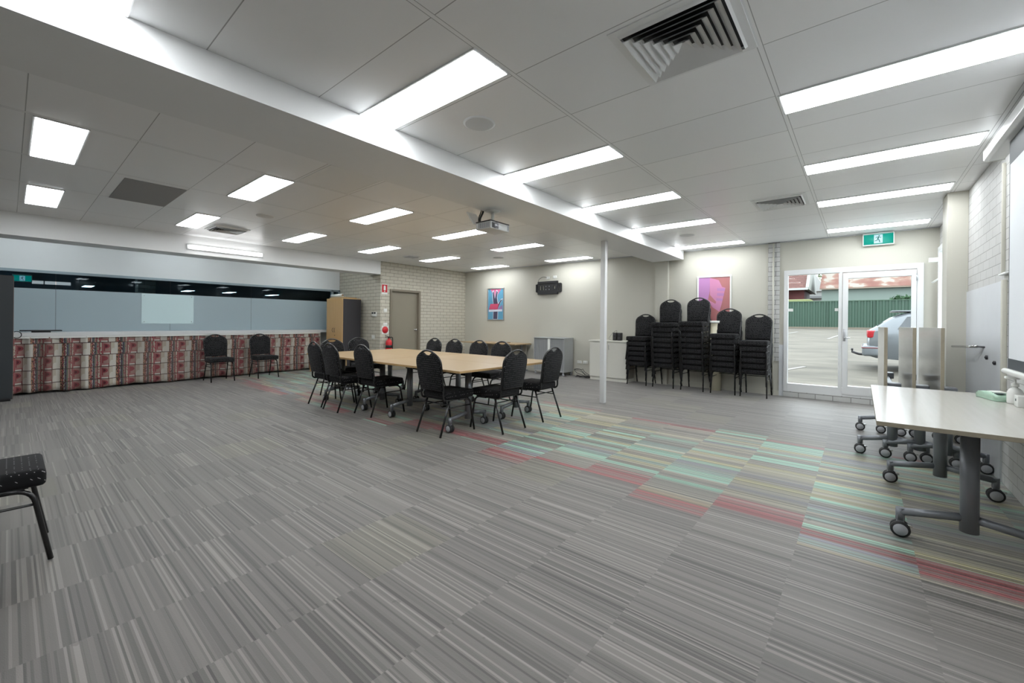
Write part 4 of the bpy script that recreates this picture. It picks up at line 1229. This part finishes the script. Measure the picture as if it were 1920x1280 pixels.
# ------------------------------------------------------------------ outside: car park, fence, sheds, car
M_outwhite = mat('weathered_white', srgb(170, 172, 170), .6, mottle=(4, .04))
M_outgrey = mat('weathered_grey', srgb(128, 130, 130), .6, mottle=(4, .04))
def gz(y): return -.03 + .043 * (y - 9.1)
def asphalt():
    m = bpy.data.materials.new('car_park_asphalt'); m.use_nodes = True; nt = m.node_tree; b = nt.nodes['Principled BSDF']
    tc = nt.nodes.new('ShaderNodeTexCoord'); mp = nt.nodes.new('ShaderNodeMapping'); mp.inputs['Scale'].default_value = (.35, .9, 1)
    nt.links.new(tc.outputs['Object'], mp.inputs[0])
    n = nt.nodes.new('ShaderNodeTexNoise'); n.inputs['Scale'].default_value = 1.6; n.inputs['Detail'].default_value = 9; n.inputs['Roughness'].default_value = .65
    nt.links.new(mp.outputs[0], n.inputs['Vector'])
    c = ramp(nt, Ex(nt, n.outputs['Fac']), [(.3, srgb(70, 66, 58)), (.5, srgb(89, 84, 75)), (.7, srgb(106, 101, 91))], 'LINEAR')
    nt.links.new(c, b.inputs['Base Color']); b.inputs['Roughness'].default_value = .85
    return m
g = MB()
g.add([(-40, 9.15, gz(9.15)), (40, 9.15, gz(9.15)), (40, 35.2, gz(35.2)), (-40, 35.2, gz(35.2)), (40, 90, gz(35.2) + .3), (-40, 90, gz(35.2) + .3)], [(0, 1, 2, 3), (3, 2, 4, 5)])
g.add([(-40, 9.15, -1), (40, 9.15, -1), (40, 90, -1), (-40, 90, -1)], [(0, 1, 2, 3)])
struct('floor_outside', g, asphalt())
M_line = mat('worn_white_line', srgb(129, 127, 123), .8, mottle=(20, .12))
for k, (a, b_) in enumerate((((-1.95, 11.4), (-1.15, 13.6)), ((-3.6, 24.5), (-2.9, 30.0)), ((-1.2, 24.5), (-.6, 30.0)), ((.2, 19.5), (.35, 24.5)))):
    dx, dy = b_[0] - a[0], b_[1] - a[1]; l_ = math.hypot(dx, dy); nx, ny = -dy / l_ * .05, dx / l_ * .05
    q = [(a[0] + nx, a[1] + ny), (a[0] - nx, a[1] - ny), (b_[0] - nx, b_[1] - ny), (b_[0] + nx, b_[1] + ny)]
    v = [(x, y, gz(y) + .004) for x, y in q] + [(x, y, gz(y) + .012) for x, y in q]
    o = MB(); o.add(v, [(0, 1, 2, 3), (4, 5, 6, 7), (0, 1, 5, 4), (1, 2, 6, 5), (2, 3, 7, 6), (3, 0, 4, 7)])
    o = o.build('parking_line', M_line)
    tag(o, ['worn white parking line nearest the glass door', 'white parking line near the green fence, left one', 'white parking line near the green fence, seen past the door post', 'white parking line on the asphalt behind the silver car'][k], 'parking line', 'painted parking lines')
# kerb
o = MB().box(-20, 20, 34.3, 34.75, gz(34.5) - .1, gz(34.5) + .10).build('kerb', mat('concrete_kerb', srgb(115, 107, 95), .85, mottle=(4, .12)))
tag(o, 'low concrete kerb in front of the green metal fence', 'kerb')
# corrugated green fence
M_green = mat('fence_green', srgb(50, 75, 61), .5, mottle=(1.2, .08))
fz0, fz1, fy = gz(35) + .07, 2.86, 35.0
fence = thing('metal_fence', 'green corrugated metal fence across the back of the car park', 'fence', (0, fy, 0))
pw = 2.36
for k in range(-5, 6):
    x0 = k * pw + .6; prof = []
    per = .295
    for j in range(8):
        b0 = x0 + j * per
        prof += [(b0, 0), (b0 + .10, 0), (b0 + .135, -.045), (b0 + .235, -.045), (b0 + .27, 0)]
    prof.append((x0 + pw - .0, 0))
    vs = [(x, y, z) for z in (fz0, fz1) for x, y in prof]; n = len(prof)
    k_ = MB(); k_.add(vs, [(i, i + 1, n + i + 1, n + i) for i in range(n - 1)])
    k_.add([(x, y + .004, z) for x, y, z in vs], [(i, i + 1, n + i + 1, n + i) for i in range(n - 1)])
    k_.build('fence_panel', M_green, fence)
    MB().box(x0 - .03, x0 + .03, -.07, .03, fz0 - .08, fz1).build('post', M_green, fence)
MB().box(-11.4, 14.6, -.07, .03, fz1, fz1 + .05).build('top_rail', mat('fence_rail_green', srgb(60, 86, 67), .5, mottle=(2, .05)), fence)

# long shed with rusty roof
def rust_mat():
    m = bpy.data.materials.new('rusted_corrugated_iron'); m.use_nodes = True; nt = m.node_tree; b = nt.nodes['Principled BSDF']
    x, y, z = objxyz(nt)
    tc = nt.nodes.new('ShaderNodeTexCoord'); n = nt.nodes.new('ShaderNodeTexNoise'); n.inputs['Scale'].default_value = 1.1; n.inputs['Detail'].default_value = 7
    nt.links.new(tc.outputs['Object'], n.inputs['Vector'])
    patch = (x * .62 + .15).fract() - .5
    f = Ex(nt, n.outputs['Fac']) + (0.5 - patch.abs()) * .0 + patch.abs() * .42
    c = ramp(nt, f, [(.30, srgb(98, 56, 46)), (.52, srgb(107, 67, 56)), (.645, srgb(123, 97, 84)), (.675, srgb(137, 130, 121))], 'LINEAR')
    nt.links.new(mixc(nt, ((x / .076).fract()).gt(.55) * .18, c, srgb(84, 38, 30)), b.inputs['Base Color'])
    b.inputs['Roughness'].default_value = .8
    return m
t = thing('long_shed', 'long pale green shed with rusty corrugated roof behind the fence', 'shed', (0, 40, 0))
MB().box(-2.35, 12, 0, 5, 1.2, 4.12).build('wall', mat('pale_green_wall', srgb(121, 133, 126), .7, mottle=(1.5, .03)), t)
MB().prism([(-.35, 4.05), (-.35, 4.10), (2.6, 5.65), (5.4, 4.10), (5.4, 4.05), (2.6, 5.58)], -2.45, 12.2, 'YZ').build('roof', rust_mat(), t)
MB().box(-2.45, 12.2, -.42, -.34, 3.98, 4.07).build('gutter', mat('old_gutter', srgb(137, 121, 107), .7, mottle=(5, .1)), t)
# white shed
t = thing('white_building', 'small white building between the red tiled house and the shed', 'building', (-3.5, 47.6, 0))
MB().box(-1.5, 1.0, 0, 3, 1.2, 4.4).build('wall', mat('white_cladding', srgb(164, 166, 163), .7, mottle=(2, .03)), t)
MB().prism([(-1.6, 4.4), (.1, 6.2), (1.1, 4.4)], -.2, 3.2, 'XZ').build('roof', M_outwhite, t)
MB().box(-1.2, .9, -.25, 0, 3.75, 3.95).build('awning', M_outgrey, t)
# red tiled house
def tile_mat():
    m = bpy.data.materials.new('red_roof_tiles'); m.use_nodes = True; nt = m.node_tree; b = nt.nodes['Principled BSDF']
    x, y, z = objxyz(nt)
    c = nt.nodes.new('ShaderNodeCombineXYZ'); nt.links.new(x.s, c.inputs[0]); nt.links.new(z.s, c.inputs[1])
    tb = nt.nodes.new('ShaderNodeTexBrick'); nt.links.new(c.outputs[0], tb.inputs['Vector'])
    tb.inputs['Scale'].default_value = 1; tb.inputs['Brick Width'].default_value = .32; tb.inputs['Row Height'].default_value = .17; tb.inputs['Mortar Size'].default_value = .022
    tb.inputs['Color1'].default_value = srgb(109, 75, 67); tb.inputs['Color2'].default_value = srgb(95, 63, 56); tb.inputs['Mortar'].default_value = srgb(73, 44, 40)
    nt.links.new(tb.outputs['Color'], b.inputs['Base Color']); b.inputs['Roughness'].default_value = .8
    return m
t = thing('tiled_house', 'red brick house with terracotta tiled roof behind the fence, left', 'house', (-5.0, 38.5, 0))
MB().box(-6, 1.55, 1.2, 6, 1.2, 4.1).build('wall', brick_mat('maroon_brick', 'X', srgb(98, 40, 40), srgb(77, 53, 50)), t)
MB().prism([(0.2, 4.0), (0.2, 4.12), (3.6, 6.9), (7, 4.1), (7, 4.0)], -6.5, 1.75, 'YZ').build('roof', tile_mat(), t)
MB().prism([(0.1, 3.98), (0.1, 4.16), (3.6, 7.05), (7.1, 4.14), (7.1, 3.98)], 1.75, 1.95, 'YZ').build('gable_end', mat('grey_gable', srgb(144, 146, 140), .7, mottle=(2, .03)), t)
MB().box(-6.5, 1.9, .02, .14, 3.95, 4.1).build('gutter', M_outwhite, t)
for x in (-.15, .45): MB().box(x, x + .16, .45, .6, 1.2, 3.95).build('verandah_post', M_outwhite, t)
o = MB().rbox(-9, -2.6, 36.0, 37.4, 1.3, 3.12, .25, 3).build('hedge', mat('hedge_green', srgb(104, 109, 70), .9, bump=(6, 1.0), mottle=(8, .25)))
tag(o, 'clipped yellow green hedge just above the fence at left', 'hedge')
# tree and shrub
def foliage(name, label, c, r, n, ls, col, seed):
    t = thing(name, label, 'tree' if 'tree' in name else 'shrub', (c[0], c[1], 0))
    rg_ = random.Random(seed); k = MB()
    for i in range(n):
        d = Vector((rg_.gauss(0, 1), rg_.gauss(0, 1), rg_.gauss(0, 1))).normalized() * rg_.uniform(.55, 1.0)
        p = Vector((d.x * r[0], d.y * r[1], c[2] + d.z * r[2]))
        a, b_ = Vector((rg_.uniform(-1, 1), rg_.uniform(-1, 1), rg_.uniform(-1, 1))).normalized() * ls, Vector((rg_.uniform(-1, 1), rg_.uniform(-1, 1), rg_.uniform(-.5, 1))).normalized() * ls * .5
        k.add([p - a, p + b_, p + a, p - b_], [(0, 1, 2, 3)])
    k.build('foliage', mat(name + '_leaf', col, .8, mottle=(3, .35)), t)
    MB().tube([(0, 0, 0.9), (.05, 0, c[2])], [.18 * r[0] ** .5, .08], 8).build('trunk', mat(name + '_bark', srgb(84, 73, 61), .9, bump=(20, .5)), t)
    return t
foliage('leafy_tree', 'green tree crown above the small white building', (-5.6, 62, 6.5), (2.6, 2.2, 1.6), 1600, .16, srgb(93, 107, 64), 5)
foliage('spiky_shrub', 'green leafy shrub poking over the fence beside the car', (1.95, 35.9, 2.75), (.75, .4, .45), 320, .16, srgb(53, 83, 53), 6)

# silver station wagon
def station_wagon():
    t = thing('silver_car', 'silver station wagon with tow bar parked outside the glass door', 'car', (0, 14.3, gz(14.3)))
    t.rotation_euler = (0, 0, 0)
    X0 = .12
    paint = mat('silver_car_paint', srgb(115, 119, 123), .25, .3, mottle=(2, .02))
    glass = mat('car_glass', (.03, .035, .04, 1), .08, 0, .8, mottle=(2, .1))
    # stations: x, z_bottom, z_bumper, z_belt, z_roof, half width belt, half width roof
    st = [(0.00, .42, .52, .72, .80, .70, .66), (.04, .34, .55, .86, .98, .80, .70), (.16, .30, .58, .96, 1.06, .86, .72), (.45, .28, .60, .98, 1.30, .88, .66), (.75, .26, .60, .98, 1.42, .88, .62),
          (1.3, .24, .60, .97, 1.45, .89, .62), (2.2, .24, .60, .95, 1.45, .89, .62), (2.75, .24, .60, .94, 1.36, .89, .62), (3.35, .24, .60, .92, .98, .88, .74), (4.2, .26, .58, .84, .88, .85, .72), (4.55, .34, .52, .66, .70, .74, .62)]
    k = MB(); rings = []
    for x, zb, zm, zl, zr, wb_, wr in st:
        hw = wb_
        half = [(-hw * .86, zb), (-hw * .98, zm), (-hw, (zm + zl) / 2), (-hw * .985, zl), (-wr - (.02 if zr - zl > .2 else 0), zl + (zr - zl) * .82), (-wr * .75, zr)]
        ring = half + [(-y, z) for y, z in half[::-1]]
        rings.append([(X0 + x, y, z) for y, z in ring])
    n = len(rings[0]); vs = [p for r in rings for p in r]
    fs = [(i * n + j, i * n + (j + 1) % n, (i + 1) * n + (j + 1) % n, (i + 1) * n + j) for i in range(len(rings) - 1) for j in range(n)]
    fs.append(list(range(n))); fs.append([(len(rings) - 1) * n + j for j in range(n)][::-1])
    k.add(vs, fs, True); o = k.build('body', paint, t)
    md = o.modifiers.new('es', 'EDGE_SPLIT'); md.split_angle = math.radians(38)
    # side glass on both sides
    for sy in (-1, 1):
        def side(x, f):
            for a, b_ in zip(st[:-1], st[1:]):
                if a[0] <= x <= b_[0]:
                    u = (x - a[0]) / (b_[0] - a[0]); L = [p + (q - p) * u for p, q in zip(a, b_)]
                    zl, zr, wb_, wr = L[3], L[4], L[5], L[6]
                    y0_, z0_ = wb_ * .985, zl; y1_, z1_ = wr + .02, zl + (zr - zl) * .82
                    return (X0 + x, sy * (y0_ + (y1_ - y0_) * f + .006), z0_ + (z1_ - z0_) * f)
        for xa, xb in ((.42, 1.25), (1.33, 2.12), (2.2, 2.95)):
            q = [side(xa + (.12 if xa < 1 else 0), .08), side(xb, .08), side(xb - (.15 if xb > 2.5 else 0), .93), side(xa + (.30 if xa < 1 else 0), .93)]
            k = MB(); k.add(q + [(x, y - sy * .004, z) for x, y, z in q], [(0, 1, 2, 3), (4, 5, 6, 7), (0, 1, 5, 4), (1, 2, 6, 5), (2, 3, 7, 6), (3, 0, 4, 7)])
            k.build('side_window', glass, t)
    # tailgate window
    q = [(X0 + .20, -.60, 1.075), (X0 + .20, .60, 1.075), (X0 + .62, .52, 1.375), (X0 + .62, -.52, 1.375)]
    k = MB(); k.add([(x - .02, y, z + .015) for x, y, z in q] + [(x - .01, y, z + .005) for x, y, z in q], [(0, 1, 2, 3), (4, 5, 6, 7), (0, 1, 5, 4), (1, 2, 6, 5), (2, 3, 7, 6), (3, 0, 4, 7)])
    k.build('rear_window', glass, t)
    for sy in (-1, 1):
        MB().rbox(X0 - .005, X0 + .20, sy * .66 - .17, sy * .66 + .17, .79, .97, .03, 3).build('tail_light', mat('tail_light_red', srgb(154, 30, 38), .2, mottle=(9, .15)) if sy < 0 else bpy.data.materials['tail_light_red'], t)
    k = MB().rbox(X0 - .10, X0 + .30, -.86, .86, .34, .60, .06, 4).build('rear_bumper', paint, t)
    MB().rbox(X0 - .11, X0 + .28, -.868, .868, .53, .56, .01).build('bumper_strip', mat('bumper_strip_maroon', srgb(107, 61, 64), .4, mottle=(5, .05)), t)
    k = MB().tube(fillet([(X0 + .2, 0, .34), (X0 - .16, 0, .34), (X0 - .30, 0, .40)], .05), .03, 8); k.lathe([(.001, .03), (.025, .02), (.025, -.02), (.001, -.03)], (X0 - .30, 0, .46), 'Z', 12); k.cyl((X0 - .30, 0, .42), .015, .08)
    k.build('tow_bar', M_charcoal, t)
    MB().rbox(X0 + .45, X0 + .82, -.56, .56, 1.43, 1.46, .01).build('spoiler', paint, t)
    for sy in (-1, 1):
        k = MB().tube(fillet([(X0 + .95, sy * .56, 1.44), (X0 + 1.0, sy * .56, 1.52), (X0 + 2.3, sy * .56, 1.52), (X0 + 2.35, sy * .56, 1.44)], .04), .016, 8); k.build('roof_rail', M_alu, t)
        for xw in (.98, 3.72):
            wb2 = MB(); wb2.lathe([(.20, -.10), (.31, -.10), (.33, -.07), (.33, .07), (.31, .10), (.20, .10)], (X0 + xw, sy * .80, .33), 'Y', 28); wh = wb2.build('wheel', M_rubber, t)
            MB().lathe([(.001, sy * .085), (.06, sy * .10), (.19, sy * .085), (.205, sy * .10)], (X0 + xw, sy * .80, .33), 'Y', 20).build('hubcap', M_hub, wh)
    return t
station_wagon()
